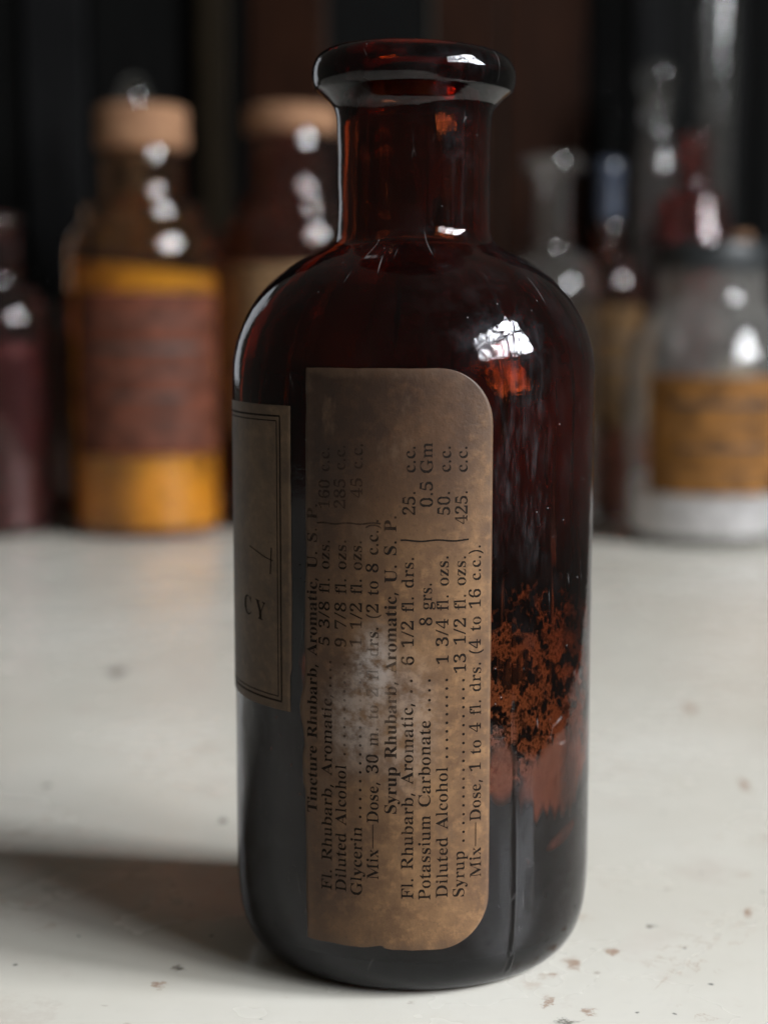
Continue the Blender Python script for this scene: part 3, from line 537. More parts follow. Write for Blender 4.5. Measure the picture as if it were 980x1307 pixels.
'bm': [675,[18,0,18,16,30,17,39,21,45,26,49,33,52,43,52,56,52,253,52,266,49,276,46,284,40,289,31,293,19,294,19,310,146,310,146,265,173,294,204,312,237,318,277,312,305,293,320,261,348,293,381,312,418,318,465,306,494,271,504,212,504,56,504,43,507,33,510,26,516,21,524,17,536,16,536,0,377,0,377,16,389,18,397,21,403,26,407,34,409,44,410,56,410,217,409,234,407,247,404,258,398,265,389,270,377,271,358,268,341,256,324,237,324,56,325,44,327,34,331,26,336,21,345,18,356,16,356,0,199,0,199,16,211,18,219,21,225,26,229,34,231,44,232,56,232,217,231,233,229,247,226,258,220,265,211,270,199,271,180,267,162,255,146,235,146,56,147,44,149,34,152,27,158,21,166,18,177,16,177,0],[19,20,21,25,26,27,18,19,21,24,25,27,18,21,22,14,15,16,14,16,13,13,16,17,24,27,28,17,18,22,17,22,78,78,22,23,23,24,52,52,24,28,12,13,17,11,12,17,10,11,17,9,10,17,17,78,79,77,78,23,23,52,53,51,52,28,51,28,29,50,51,29,76,77,23,23,53,54,17,79,80,8,9,17,49,50,29,75,76,23,8,17,80,75,23,54,48,49,29,74,75,54,74,54,55,8,80,81,7,8,81,47,48,29,73,74,55,73,55,56,7,81,82,46,47,29,72,73,56,71,72,56,45,46,29,45,29,30,6,7,82,6,82,83,70,71,56,70,56,57,44,45,30,44,30,31,6,83,84,69,70,57,43,44,31,69,57,58,43,31,32,5,6,84,5,84,85,68,69,58,42,43,32,68,58,59,42,32,33,4,5,85,4,85,86,67,68,59,67,59,60,41,42,33,41,33,34,3,4,86,3,86,87,67,60,61,40,41,34,66,67,61,40,34,35,2,3,87,2,87,88,66,61,62,39,40,35,65,66,62,39,35,36,1,2,88,0,1,88,0,88,89,64,65,62,64,62,63,38,39,36,38,36,37]],
'bn': [502,[18,0,18,16,30,17,39,21,45,26,49,33,52,43,52,56,52,253,52,266,49,276,46,284,40,289,31,293,19,294,19,310,148,310,148,267,175,296,207,313,243,318,292,306,321,271,330,212,330,56,331,43,333,33,337,26,343,21,352,17,363,16,363,0,202,0,202,16,207,16,223,21,232,34,235,56,235,217,234,234,232,247,229,258,223,265,215,270,203,271,183,267,164,255,148,235,148,56,148,43,151,33,154,26,160,21,168,17,180,16,180,0],[19,20,21,18,19,21,14,15,16,14,16,13,13,16,17,18,21,22,17,18,44,44,18,22,12,13,17,11,12,17,10,11,17,9,10,17,17,44,45,43,44,22,43,22,23,42,43,23,17,45,46,9,17,46,8,9,46,41,42,23,40,41,23,8,46,47,7,8,47,39,40,23,7,47,48,38,39,23,37,38,23,37,23,24,6,7,48,6,48,49,36,37,24,36,24,25,6,49,50,36,25,26,5,6,50,35,36,26,5,50,51,35,26,27,4,5,51,4,51,52,35,27,28,3,4,52,3,52,53,35,28,29,2,3,53,34,35,29,2,53,54,34,29,30,1,2,54,0,1,54,0,54,55,32,33,34,32,34,30,32,30,31]],
'bo': [457,[169,-10,140,-8,114,-1,90,11,69,27,52,47,38,70,27,96,21,124,19,154,21,184,27,213,38,239,52,262,69,281,90,297,114,309,140,316,168,318,196,316,222,309,245,298,266,282,283,263,298,240,308,214,315,185,317,154,315,123,308,94,298,69,284,46,266,26,245,11,222,-1,197,-8,169,11,186,14,199,24,209,39,212,50,215,64,217,81,220,154,218,206,214,245,208,271,198,286,185,296,169,299,151,296,138,286,128,271,122,245,118,206,117,154,120,82,122,64,125,50,128,39,138,24,152,14],[17,18,19,17,19,20,16,17,20,16,20,21,15,16,49,49,16,21,15,49,50,48,49,21,48,21,22,14,15,50,47,48,22,14,50,51,46,47,22,14,51,52,46,22,23,13,14,52,13,52,53,45,46,23,45,23,24,12,13,53,44,45,24,12,53,54,44,24,25,11,12,54,44,25,26,10,11,54,10,54,55,43,44,26,43,26,27,9,10,55,9,55,56,8,9,56,42,43,27,42,27,28,7,8,56,42,28,29,6,7,56,42,29,30,6,56,57,41,42,30,5,6,57,41,30,31,5,57,58,40,41,31,5,58,59,39,40,31,4,5,59,39,31,32,4,59,60,38,39,32,3,4,60,38,32,33,37,38,33,3,60,61,36,37,33,3,61,36,2,3,36,2,36,33,2,33,34,1,2,34,1,34,35,0,1,35]],
'bp': [492,[17,-139,17,-124,27,-123,34,-120,40,-117,45,-113,48,-107,50,-101,52,-64,52,243,52,261,50,275,46,283,41,288,32,292,19,295,19,310,143,310,143,263,166,294,195,313,230,319,253,317,274,310,293,298,309,283,323,264,335,241,343,216,348,189,350,160,348,128,343,99,334,72,323,48,308,28,291,12,272,0,250,-8,227,-10,196,-5,170,9,148,32,148,-58,152,-99,155,-107,160,-113,167,-118,197,-123,197,-139,195,28,214,32,229,42,239,59,247,84,251,116,253,154,251,192,247,223,241,248,232,265,218,275,199,278,179,273,162,259,148,235,148,69,160,46,176,33],[20,21,22,20,22,23,19,20,23,15,16,17,15,17,14,14,17,18,19,23,24,19,24,25,18,19,63,63,19,62,62,19,25,13,14,18,12,13,18,11,12,18,62,25,26,61,62,26,60,61,26,10,11,18,18,63,64,59,60,26,59,26,27,10,18,64,9,10,64,9,64,65,58,59,27,8,9,65,58,27,28,8,65,66,57,58,28,57,28,29,56,57,29,56,29,30,56,30,31,55,56,31,55,31,32,54,55,32,54,32,33,53,54,33,53,33,34,8,66,67,52,53,34,52,34,35,8,67,42,42,67,68,51,52,35,42,68,50,8,42,43,41,42,50,50,51,35,41,50,35,41,35,36,41,36,37,40,41,37,40,37,38,39,40,38,8,43,44,7,8,44,7,44,45,6,7,45,6,45,46,5,6,46,4,5,46,4,46,47,3,4,47,3,47,48,2,3,48,1,2,48,1,48,49,0,1,49]],
'br': [408,[18,0,18,16,30,18,39,21,45,26,49,32,52,43,52,56,52,252,52,267,50,278,46,285,41,289,32,292,20,293,21,310,146,310,146,252,158,272,172,288,187,301,203,311,218,316,233,318,250,317,264,312,275,304,283,293,288,281,289,266,288,254,284,243,278,234,270,228,260,224,248,222,237,223,229,226,222,231,207,250,202,255,196,259,189,260,179,258,171,252,162,241,155,228,151,211,149,192,149,56,150,42,153,32,159,25,167,21,180,18,197,16,197,0],[22,23,24,22,24,25,21,22,25,21,25,26,20,21,26,14,15,16,14,16,13,13,16,12,12,16,17,20,26,27,19,20,27,19,27,28,11,12,17,18,19,28,10,11,17,18,28,29,9,10,17,17,18,42,42,18,29,8,9,17,42,29,30,17,42,43,41,42,30,40,41,30,17,43,44,39,40,30,39,30,31,7,8,17,7,17,45,45,17,44,38,39,31,38,31,32,7,45,46,38,32,33,37,38,33,7,46,47,37,33,34,36,37,34,36,34,35,7,47,48,7,48,49,6,7,49,6,49,50,5,6,50,5,50,51,4,5,51,4,51,52,3,4,52,3,52,53,2,3,53,2,53,54,1,2,54,1,54,55,0,1,55,0,55,56]],
'bt': [349,[124,-9,99,-7,80,-1,66,10,56,26,50,46,48,71,48,279,20,279,20,300,88,369,105,389,118,407,129,424,144,424,144,310,208,310,208,279,144,279,144,82,145,69,147,59,149,51,154,45,160,41,168,40,183,44,195,56,206,75,222,66,198,24,165,-1],[12,13,14,12,14,15,11,12,15,10,11,15,9,10,15,9,15,16,9,16,17,8,9,17,7,8,17,6,7,18,18,7,17,6,18,19,6,19,20,27,28,29,5,6,20,5,20,21,27,29,30,5,21,22,26,27,30,5,22,23,4,5,23,4,23,24,25,26,30,4,24,25,4,25,30,3,4,30,3,30,31,2,3,31,1,2,31,1,31,0]],
'bu': [496,[131,-10,103,-7,81,2,65,17,54,38,48,65,46,97,46,248,45,262,43,274,39,282,33,289,24,293,11,294,11,310,142,310,142,74,143,63,146,54,151,46,158,40,166,37,177,36,196,39,213,49,228,66,228,248,228,263,225,275,221,283,214,289,204,293,189,294,189,310,324,310,324,70,325,56,327,46,331,39,338,34,347,31,360,30,360,13,321,10,277,3,228,-10,228,40,216,26,202,13,186,3,169,-4,150,-9],[13,14,15,13,15,12,12,15,11,11,15,10,10,15,16,32,33,34,32,34,31,31,34,30,30,34,29,29,34,28,28,34,35,9,10,16,27,28,35,8,9,16,26,27,35,7,8,16,6,7,16,25,26,35,5,6,16,5,16,17,25,35,36,24,25,36,4,5,17,4,17,18,24,36,37,4,18,19,23,24,37,4,19,20,23,37,46,46,37,38,23,46,47,45,46,38,4,20,21,22,23,47,45,38,39,3,4,21,3,21,22,3,22,47,45,39,40,45,40,41,45,41,44,44,41,43,43,41,42,3,47,48,2,3,48,2,48,49,2,49,50,1,2,50,1,50,51,0,1,51]],
'by': [421,[52,-140,36,-139,22,-133,10,-125,1,-113,-5,-100,-7,-84,-5,-73,-2,-62,5,-53,13,-46,24,-41,36,-40,46,-41,56,-44,64,-49,70,-57,73,-65,75,-76,74,-81,74,-87,75,-94,79,-97,86,-99,94,-96,104,-88,114,-74,129,-44,140,-5,36,251,25,275,15,287,11,291,4,293,-3,293,-5,293,-5,310,162,310,162,293,136,289,132,286,129,281,128,275,130,267,133,257,185,119,230,241,236,260,238,274,237,281,234,286,229,289,203,293,203,310,300,310,300,293,291,292,283,288,277,281,259,242,162,-24,151,-53,140,-77,129,-96,118,-111,107,-122,95,-131,83,-136,68,-139],[35,36,37,35,37,38,52,53,54,52,54,55,34,35,38,33,34,38,33,38,39,51,52,55,51,55,56,32,33,39,51,56,57,31,32,39,31,39,40,50,51,57,50,57,58,30,31,40,30,40,41,49,50,58,30,41,42,48,49,58,48,58,59,29,30,42,29,42,43,47,48,59,29,43,44,46,47,59,29,44,45,28,29,45,46,59,60,45,46,60,28,45,60,27,28,60,27,60,61,11,12,13,11,13,14,10,11,14,10,14,15,26,27,61,9,10,15,9,15,16,26,61,62,8,9,16,8,16,17,7,8,17,7,17,18,6,7,18,25,26,62,6,18,19,25,62,63,6,19,20,5,6,20,5,20,21,24,25,63,5,21,22,24,63,64,23,24,64,5,22,23,5,23,64,4,5,64,4,64,65,3,4,65,3,65,66,2,3,66,2,66,67,1,2,67,1,67,68,0,1,68]],
'r ': [296,[],[]],
'r(': [322,[127,-106,95,-65,70,-20,51,28,37,79,30,131,31,184,30,238,37,291,51,342,70,391,95,437,127,480,181,480,153,436,129,390,110,340,97,289,85,238,82,185,85,133,97,82,110,32,129,-17,152,-63,181,-106],[11,12,13,11,13,14,10,11,14,10,14,15,9,10,15,9,15,16,8,9,16,8,16,17,7,8,17,7,17,18,6,7,18,6,18,19,6,19,20,5,6,20,5,20,21,4,5,21,4,21,22,3,4,22,3,22,23,2,3,23,2,23,24,1,2,24,1,24,25,0,1,25]],
'r)': [322,[21,-106,49,-63,73,-17,91,32,104,82,116,133,119,185,116,238,104,289,91,340,73,390,49,436,20,480,74,480,107,437,132,391,151,342,164,291,172,238,170,184,172,131,164,79,151,28,132,-20,107,-65,75,-106],[11,12,13,11,13,14,11,14,15,10,11,15,10,15,16,9,10,16,9,16,17,8,9,17,8,17,18,7,8,18,7,18,19,6,7,19,5,6,19,5,19,20,4,5,20,4,20,21,3,4,21,3,21,22,2,3,22,2,22,23,1,2,23,1,23,24,0,1,24,0,24,25]],
'r,': [301,[28,-87,47,-3,66,78,120,78,129,71,104,-8,71,-87],[1,2,3,1,3,4,1,4,5,0,1,5,0,5,6]],
'r.': [301,[89,-9,79,-8,69,-5,60,1,54,10,50,22,60,36,50,51,54,63,60,71,69,77,79,80,89,81,100,80,110,77,119,71,126,63,130,51,120,36,130,22,126,10,119,1,110,-5,100,-8],[11,12,13,11,13,14,10,11,14,9,10,14,9,14,15,8,9,15,8,15,16,7,8,16,7,16,17,6,7,17,6,17,18,5,6,18,5,18,19,4,5,19,4,19,20,4,20,21,3,4,21,2,3,21,2,21,22,2,22,23,1,2,23,1,23,0]],
'r/': [371,[7,0,188,480,243,480,62,0],[0,1,2,0,2,3]],
'r0': [496,[188,-7,154,-3,118,7,91,24,69,48,51,76,39,111,30,150,42,193,40,241,42,289,30,332,39,371,51,405,69,433,91,456,118,473,154,483,189,486,221,483,257,473,283,456,305,433,322,405,336,370,345,331,333,288,335,240,333,193,345,150,336,110,322,76,305,47,283,24,256,7,220,-3,188,37,210,43,227,61,237,91,259,131,264,181,266,240,264,300,259,349,237,390,227,419,211,437,189,443,166,437,150,419,139,390,117,349,111,300,109,240,111,181,117,131,139,91,150,61,166,43],[17,18,19,16,17,19,16,19,20,15,16,20,15,20,21,14,15,21,14,21,48,48,21,22,14,48,49,47,48,22,14,49,50,46,47,22,13,14,50,46,22,23,13,50,51,45,46,23,12,13,51,45,23,24,12,51,52,44,45,24,11,12,52,44,24,25,11,52,53,43,44,25,10,11,53,43,25,26,10,53,54,42,43,26,9,10,54,42,26,27,8,9,54,8,54,55,41,42,27,41,27,28,7,8,55,41,28,29,7,55,56,40,41,29,6,7,56,40,29,30,6,56,57,39,40,30,5,6,57,39,30,31,5,57,58,38,39,31,4,5,58,38,31,32,37,38,32,4,58,59,3,4,59,37,32,33,3,59,36,36,37,33,3,36,33,2,3,33,2,33,34,1,2,34,1,34,35,0,1,35]],
'r1': [496,[93,0,72,36,120,36,131,37,139,40,146,45,150,53,170,64,170,79,154,416,108,365,94,355,81,348,67,346,57,347,48,352,40,359,33,369,29,381,28,396,74,412,91,420,111,432,132,447,183,482,245,482,237,79,238,66,257,56,261,47,267,41,276,37,288,36,336,36,314,0],[23,24,25,23,25,9,9,25,26,22,23,9,21,22,9,20,21,9,20,9,10,8,9,26,19,20,10,18,19,10,17,18,10,16,17,10,16,10,11,15,16,11,15,11,12,14,15,12,14,12,13,7,8,26,7,26,27,7,27,28,6,7,28,6,28,29,5,6,29,5,29,30,4,5,30,4,30,31,3,4,31,3,31,32,2,3,32,0,1,2,0,2,32,0,32,33,0,33,34]],
'r2': [496,[24,0,24,69,123,171,148,198,170,223,187,245,200,266,210,287,218,307,237,327,241,349,243,371,241,395,220,413,212,427,202,437,189,443,174,445,153,442,137,432,126,416,118,393,104,364,112,329,88,331,68,336,50,344,37,357,29,374,40,396,28,411,34,426,43,441,55,454,72,465,92,474,116,481,143,485,174,486,215,483,258,473,288,456,310,434,323,407,311,375,327,359,324,344,319,329,313,314,303,298,291,281,238,220,154,138,86,74,244,74,257,75,269,79,279,86,288,95,295,107,300,120,305,141,345,141,341,0],[37,38,39,36,37,39,36,39,40,35,36,40,34,35,40,34,40,41,33,34,41,33,41,17,17,41,42,32,33,17,32,17,18,16,17,42,15,16,42,32,18,19,31,32,19,14,15,42,14,42,43,31,19,20,13,14,43,30,31,20,30,20,21,12,13,43,29,30,21,12,43,44,28,29,21,11,12,44,28,21,22,11,44,45,27,28,22,10,11,45,27,22,23,10,45,46,26,27,23,9,10,46,25,26,23,9,46,47,24,25,23,9,47,48,8,9,48,8,48,49,7,8,49,7,49,50,6,7,50,6,50,51,5,6,51,4,5,51,3,4,51,3,51,52,2,3,52,1,2,52,60,61,62,60,62,63,1,52,53,59,60,63,58,59,63,57,58,63,56,57,63,55,56,63,54,55,63,1,53,54,1,54,63,0,1,63]],
'r3': [496,[163,-7,132,-5,104,-2,81,5,62,13,46,23,34,35,26,47,20,60,25,74,21,90,26,103,36,113,48,120,61,125,76,126,77,100,86,79,99,62,116,50,135,43,158,40,173,41,187,44,199,49,211,56,221,66,230,79,236,95,257,115,258,139,255,163,229,184,214,202,194,216,168,224,137,227,103,227,102,269,140,269,166,272,188,281,204,296,216,316,238,340,242,367,240,390,219,409,211,424,200,436,186,443,169,445,154,444,142,439,133,430,125,419,120,406,103,391,111,341,86,343,64,348,47,356,34,367,27,382,24,401,28,423,41,444,62,461,91,475,128,483,173,486,212,483,255,474,286,458,309,436,323,409,310,377,324,348,315,323,298,301,277,283,253,267,212,256,243,252,261,246,279,238,297,228,312,216,326,201,336,184,342,163,327,138,343,112,338,90,329,70,318,52,304,37,288,25,271,15,251,7,230,1,209,-3,186,-6],[69,70,71,68,69,71,68,71,72,67,68,72,67,72,73,66,67,73,66,73,51,51,73,74,66,51,52,50,51,74,65,66,52,65,52,53,49,50,74,65,53,54,49,74,75,48,49,75,65,54,55,47,48,75,64,65,55,64,55,56,47,75,76,46,47,76,64,56,57,63,64,57,63,57,58,45,46,76,62,63,58,45,76,77,44,45,77,61,62,58,60,61,58,44,77,78,59,60,58,43,44,78,43,78,79,42,43,79,42,79,80,41,42,80,41,80,81,40,41,81,39,40,81,37,38,39,37,39,81,37,81,82,37,82,83,37,83,84,37,84,85,37,85,86,37,86,36,36,86,87,35,36,87,34,35,87,33,34,87,33,87,88,32,33,88,32,88,89,31,32,89,31,89,90,30,31,90,30,90,91,29,30,91,29,91,92,14,15,16,13,14,16,12,13,16,28,29,92,11,12,16,28,92,93,10,11,16,10,16,17,27,28,93,9,10,17,27,93,94,26,27,94,9,17,18,8,9,18,26,94,95,25,26,95,8,18,19,7,8,19,24,25,95,24,95,96,7,19,20,23,24,96,6,7,20,22,23,96,6,20,21,21,22,96,6,21,96,6,96,97,5,6,97,5,97,98,4,5,98,4,98,99,3,4,99,3,99,100,2,3,100,2,100,101,1,2,101,1,101,102,0,1,102]],
'r4': [496,[149,0,121,36,140,36,154,37,167,39,179,44,188,52,210,65,211,84,208,125,37,125,9,166,210,480,280,480,280,169,357,169,357,125,280,125,277,84,278,65,300,52,309,44,320,39,333,37,348,36,357,36,328,0,56,169,208,169,211,287,211,351,199,416,189,394,174,366,158,338,146,319],[11,12,31,31,12,13,31,13,14,11,31,32,30,31,14,11,32,33,11,33,34,29,30,14,11,34,35,11,35,27,28,29,14,11,27,28,11,28,14,11,14,15,11,15,16,10,11,16,9,10,16,8,9,17,17,9,16,8,17,18,7,8,18,7,18,19,7,19,20,6,7,20,6,20,21,5,6,21,4,5,21,4,21,22,3,4,22,3,22,23,2,3,23,2,23,24,0,1,2,0,2,24,0,24,25,0,25,26]],
'r5': [496,[165,-7,133,-5,106,-1,84,5,66,14,51,24,40,35,33,48,28,61,32,75,29,89,33,101,42,109,53,116,66,120,81,121,81,108,84,96,88,83,93,71,101,61,111,52,123,46,137,42,154,40,169,41,183,45,195,50,207,58,217,69,226,83,232,101,253,122,254,148,251,178,226,203,213,223,195,236,173,244,146,247,103,243,71,235,40,247,90,480,287,480,319,357,281,357,275,380,267,399,261,403,254,405,244,406,104,406,93,281,126,288,168,291,210,287,258,276,293,256,319,228,335,192,323,148,338,120,333,96,324,75,312,56,299,40,282,27,265,16,246,8,226,1,200,-3,185,-6],[42,43,52,52,43,44,52,44,51,51,44,50,50,44,49,49,44,48,48,44,45,42,52,53,47,48,45,46,47,45,54,55,56,53,54,56,53,56,57,42,53,57,42,57,58,42,58,39,39,58,38,38,58,59,41,42,40,40,42,39,37,38,59,36,37,59,36,59,60,35,36,60,34,35,60,34,60,61,33,34,61,32,33,61,32,61,62,31,32,62,14,15,16,31,62,63,13,14,16,12,13,16,11,12,16,11,16,17,30,31,63,10,11,17,10,17,18,30,63,64,9,10,18,9,18,19,29,30,64,8,9,19,29,64,65,8,19,20,28,29,65,8,20,21,7,8,21,27,28,65,27,65,66,7,21,22,26,27,66,6,7,22,6,22,23,25,26,66,6,23,24,24,25,66,24,66,67,6,24,67,5,6,67,5,67,68,4,5,68,4,68,69,3,4,69,3,69,70,2,3,70,2,70,71,1,2,71,1,71,72,0,1,72]],
'r6': [496,[197,-7,168,-4,136,4,109,18,86,37,67,62,51,93,39,130,33,173,45,222,66,258,35,293,42,325,51,356,63,384,77,409,94,432,114,450,137,466,163,477,194,484,222,486,249,485,272,482,291,476,307,468,319,459,329,449,335,437,339,425,340,412,338,399,332,387,322,376,307,367,287,362,260,360,267,400,253,413,249,424,243,434,236,441,227,445,216,447,191,441,170,426,152,401,139,366,117,322,118,269,161,286,181,291,196,293,218,294,256,290,288,278,315,258,336,230,348,196,336,155,348,110,334,71,313,38,282,13,244,-2,199,38,215,41,228,49,239,64,248,85,268,113,270,148,268,181,247,208,238,228,226,242,211,250,193,253,180,252,168,249,154,243,142,236,132,228,110,221,113,162,135,116,147,81,162,57,179,42],[20,21,22,20,22,23,19,20,23,19,23,24,18,19,24,18,24,25,18,25,26,17,18,26,17,26,27,16,17,43,43,17,27,43,27,28,16,43,44,42,43,28,41,42,28,16,44,45,40,41,28,40,28,29,39,40,29,15,16,45,15,45,46,39,29,30,38,39,30,37,38,30,37,30,31,14,15,46,14,46,47,36,37,31,36,31,32,36,32,33,13,14,47,36,33,34,36,34,35,13,47,48,12,13,48,11,12,48,11,48,49,52,53,54,51,52,54,10,11,49,50,51,54,50,54,55,49,50,55,49,55,56,10,49,56,9,10,78,78,10,77,77,10,56,77,56,76,76,56,57,9,78,79,75,76,57,9,79,80,9,80,81,74,75,57,9,81,82,74,57,58,9,82,83,73,74,58,8,9,83,8,83,84,72,73,58,72,58,59,71,72,59,7,8,84,7,84,85,71,59,60,70,71,60,6,7,85,6,85,86,69,70,60,69,60,61,5,6,86,68,69,61,5,86,87,68,61,62,67,68,62,4,5,87,4,87,88,66,67,62,4,88,65,65,66,62,65,62,63,4,65,63,3,4,63,2,3,63,2,63,64,1,2,64,1,64,0]],
'r7': [496,[111,0,289,406,113,406,93,403,80,391,74,372,70,338,30,338,33,480,353,480,353,447,166,0],[7,8,4,4,8,3,3,8,9,3,9,2,2,9,10,2,10,1,1,10,11,0,1,11,7,4,5,7,5,6]],
'r8': [496,[183,-7,148,-5,118,1,91,11,69,24,51,39,38,57,28,78,22,99,34,122,23,150,32,173,47,193,67,211,91,227,146,242,94,259,74,276,57,296,45,316,38,339,50,364,37,385,42,404,50,423,62,441,79,456,99,469,125,478,156,484,191,486,229,483,271,471,299,453,318,429,330,401,323,369,332,344,324,322,310,305,292,289,270,274,220,260,280,240,309,220,330,199,344,177,352,153,341,127,350,88,335,55,310,29,276,9,227,-3,203,283,218,293,230,304,239,317,245,332,260,350,261,370,260,383,247,395,243,407,237,418,230,428,222,436,212,442,200,446,187,447,170,445,156,438,145,426,137,410,118,392,116,372,117,351,139,333,149,318,163,306,181,294,187,32,208,34,226,42,241,55,253,72,273,92,276,116,274,136,252,154,239,170,220,185,195,200,164,216,150,205,137,192,126,178,118,161,99,142,97,120,100,95,120,74,132,56,147,42,165,34],[29,30,31,28,29,31,28,31,32,27,28,32,27,32,33,26,27,33,25,26,33,25,33,69,69,33,68,68,33,34,25,69,70,67,68,34,25,70,71,66,67,34,24,25,71,24,71,72,65,66,34,65,34,35,64,65,35,24,72,73,23,24,73,63,64,35,23,73,74,62,63,35,22,23,74,62,35,36,61,62,36,22,74,75,21,22,75,60,61,36,21,75,76,59,60,36,59,36,37,20,21,76,20,76,77,58,59,37,58,37,38,19,20,77,19,77,78,57,58,38,57,38,39,19,78,79,56,57,39,18,19,79,18,79,80,56,39,40,55,56,40,17,18,80,17,80,54,54,55,40,54,40,41,17,54,41,16,17,41,16,41,42,16,42,43,15,16,43,14,15,43,14,43,44,13,14,93,93,14,44,93,44,45,13,93,94,92,93,45,12,13,94,12,94,95,91,92,45,91,45,46,11,12,95,11,95,96,90,91,46,11,96,97,90,46,47,10,11,97,89,90,47,10,97,98,88,89,47,88,47,48,9,10,98,9,98,99,87,88,48,87,48,49,8,9,99,8,99,100,86,87,49,7,8,100,7,100,101,85,86,49,85,49,50,6,7,101,6,101,102,84,85,50,5,6,102,5,102,103,84,50,51,83,84,51,5,103,104,82,83,51,4,5,104,4,104,81,81,82,51,4,81,51,4,51,52,3,4,52,2,3,52,2,52,53,1,2,53,1,53,0]],
'r9': [496,[152,-7,127,-5,106,-2,88,4,73,12,62,22,53,33,47,45,44,57,43,69,43,79,46,87,50,94,57,100,65,104,75,107,83,88,92,71,103,56,118,45,135,38,156,36,205,57,249,122,251,230,240,218,227,207,212,198,195,191,176,186,155,185,123,189,87,201,60,220,40,248,28,282,39,324,26,355,32,383,42,409,56,431,74,450,95,466,120,477,149,484,177,486,206,484,238,476,264,463,287,444,307,420,323,390,335,353,343,310,328,261,330,225,340,190,334,157,326,126,315,97,301,72,284,49,264,30,241,14,215,3,185,-4,184,233,199,234,212,239,224,245,235,255,243,265,265,278,262,330,242,372,231,403,217,424,201,437,181,441,164,438,149,429,137,413,128,391,108,362,105,328,113,275,149,244],[44,45,46,43,44,46,43,46,47,42,43,47,42,47,48,41,42,48,41,48,49,40,41,78,78,41,49,78,49,50,40,78,79,77,78,50,40,79,80,76,77,50,39,40,80,39,80,81,75,76,50,75,50,51,39,81,82,38,39,82,74,75,51,38,82,83,74,51,52,37,38,83,73,74,52,37,83,84,36,37,84,73,52,53,72,73,53,36,84,85,35,36,85,72,53,54,34,35,85,71,72,54,34,85,86,70,71,54,70,54,55,69,70,55,33,34,86,68,69,55,33,86,66,67,68,55,66,67,24,24,67,55,33,66,24,33,24,25,23,24,55,23,55,56,32,33,25,32,25,26,32,26,27,31,32,27,31,27,28,31,28,29,23,56,57,30,31,29,23,57,58,23,58,59,22,23,59,14,15,16,13,14,16,12,13,16,22,59,60,11,12,16,11,16,17,10,11,17,9,10,17,22,60,61,9,17,18,8,9,18,21,22,61,7,8,18,7,18,19,21,61,62,7,19,20,6,7,20,6,20,21,6,21,62,5,6,62,5,62,63,4,5,63,4,63,64,3,4,64,2,3,64,2,64,65,1,2,65,1,65,0]],
'rA': [557,[14,0,-9,18,4,19,14,24,24,30,32,41,41,55,49,75,206,466,224,465,384,87,411,34,420,25,430,20,443,18,415,0,257,0,229,18,259,21,277,30,306,46,273,81,253,132,103,132,79,71,76,59,75,48,80,32,96,21,124,18,128,18,105,0,113,161,257,161,177,319],[7,8,9,7,9,34,34,9,10,7,34,32,33,34,10,7,32,23,23,32,33,23,33,22,22,33,10,7,23,24,21,22,10,21,10,11,20,21,11,6,7,24,6,24,25,6,25,26,5,6,26,5,26,27,19,20,11,4,5,27,19,11,12,4,27,28,18,19,12,3,4,28,18,12,13,2,3,28,2,28,29,17,18,13,17,13,14,1,2,29,0,1,29,0,29,30,0,30,31,16,17,14,16,14,15]],
'rC': [589,[257,-11,217,-7,174,3,137,20,105,43,78,71,56,104,39,142,29,184,48,228,30,273,39,314,56,351,79,384,106,412,139,435,176,452,220,462,259,465,288,463,328,454,367,440,388,435,402,439,413,449,419,465,437,465,437,308,420,308,403,347,381,380,356,407,328,427,298,439,265,443,198,419,141,347,122,226,141,114,203,46,278,24,305,26,331,33,358,45,383,61,407,81,428,106,447,89,395,33,332,0],[17,18,19,24,25,26,24,26,27,17,19,20,16,17,20,16,20,21,15,16,34,34,16,21,23,24,27,15,34,35,33,34,21,33,21,22,32,33,22,22,23,27,32,22,31,31,22,30,30,22,27,14,15,35,14,35,36,13,14,36,12,13,36,29,30,27,11,12,36,28,29,27,11,36,37,10,11,37,9,10,37,8,9,37,8,37,38,7,8,38,6,7,38,6,38,39,45,46,47,5,6,39,45,47,48,44,45,48,4,5,39,43,44,48,4,39,40,42,43,48,3,4,40,42,48,49,41,42,49,40,41,49,3,40,49,2,3,49,1,2,49,1,49,0]],
'rD': [617,[48,0,20,17,39,19,53,23,63,30,69,39,92,54,93,75,93,374,92,397,68,415,61,426,50,433,35,437,15,439,43,455,222,455,296,449,357,429,405,396,440,351,461,295,468,228,441,101,362,25,228,0,222,24,262,30,295,47,319,75,337,115,366,166,372,229,354,342,294,410,223,433,208,432,197,429,190,423,185,415,163,402,163,385,163,72,164,55,185,42,190,34,197,29,208,25],[14,15,16,14,16,17,14,17,35,35,17,18,13,14,35,12,13,35,12,35,36,34,35,18,11,12,36,11,36,37,34,18,19,11,37,38,10,11,38,10,38,39,9,10,39,9,39,40,33,34,19,9,40,41,8,9,41,33,19,20,8,41,42,7,8,42,33,20,21,32,33,21,32,21,22,31,32,22,31,22,23,30,31,23,29,30,23,29,23,24,28,29,24,6,7,42,6,42,43,6,43,44,5,6,44,27,28,24,5,44,45,4,5,45,4,45,46,26,27,24,3,4,46,3,46,47,26,24,25,3,47,26,3,26,25,2,3,25,1,2,25,0,1,25]],
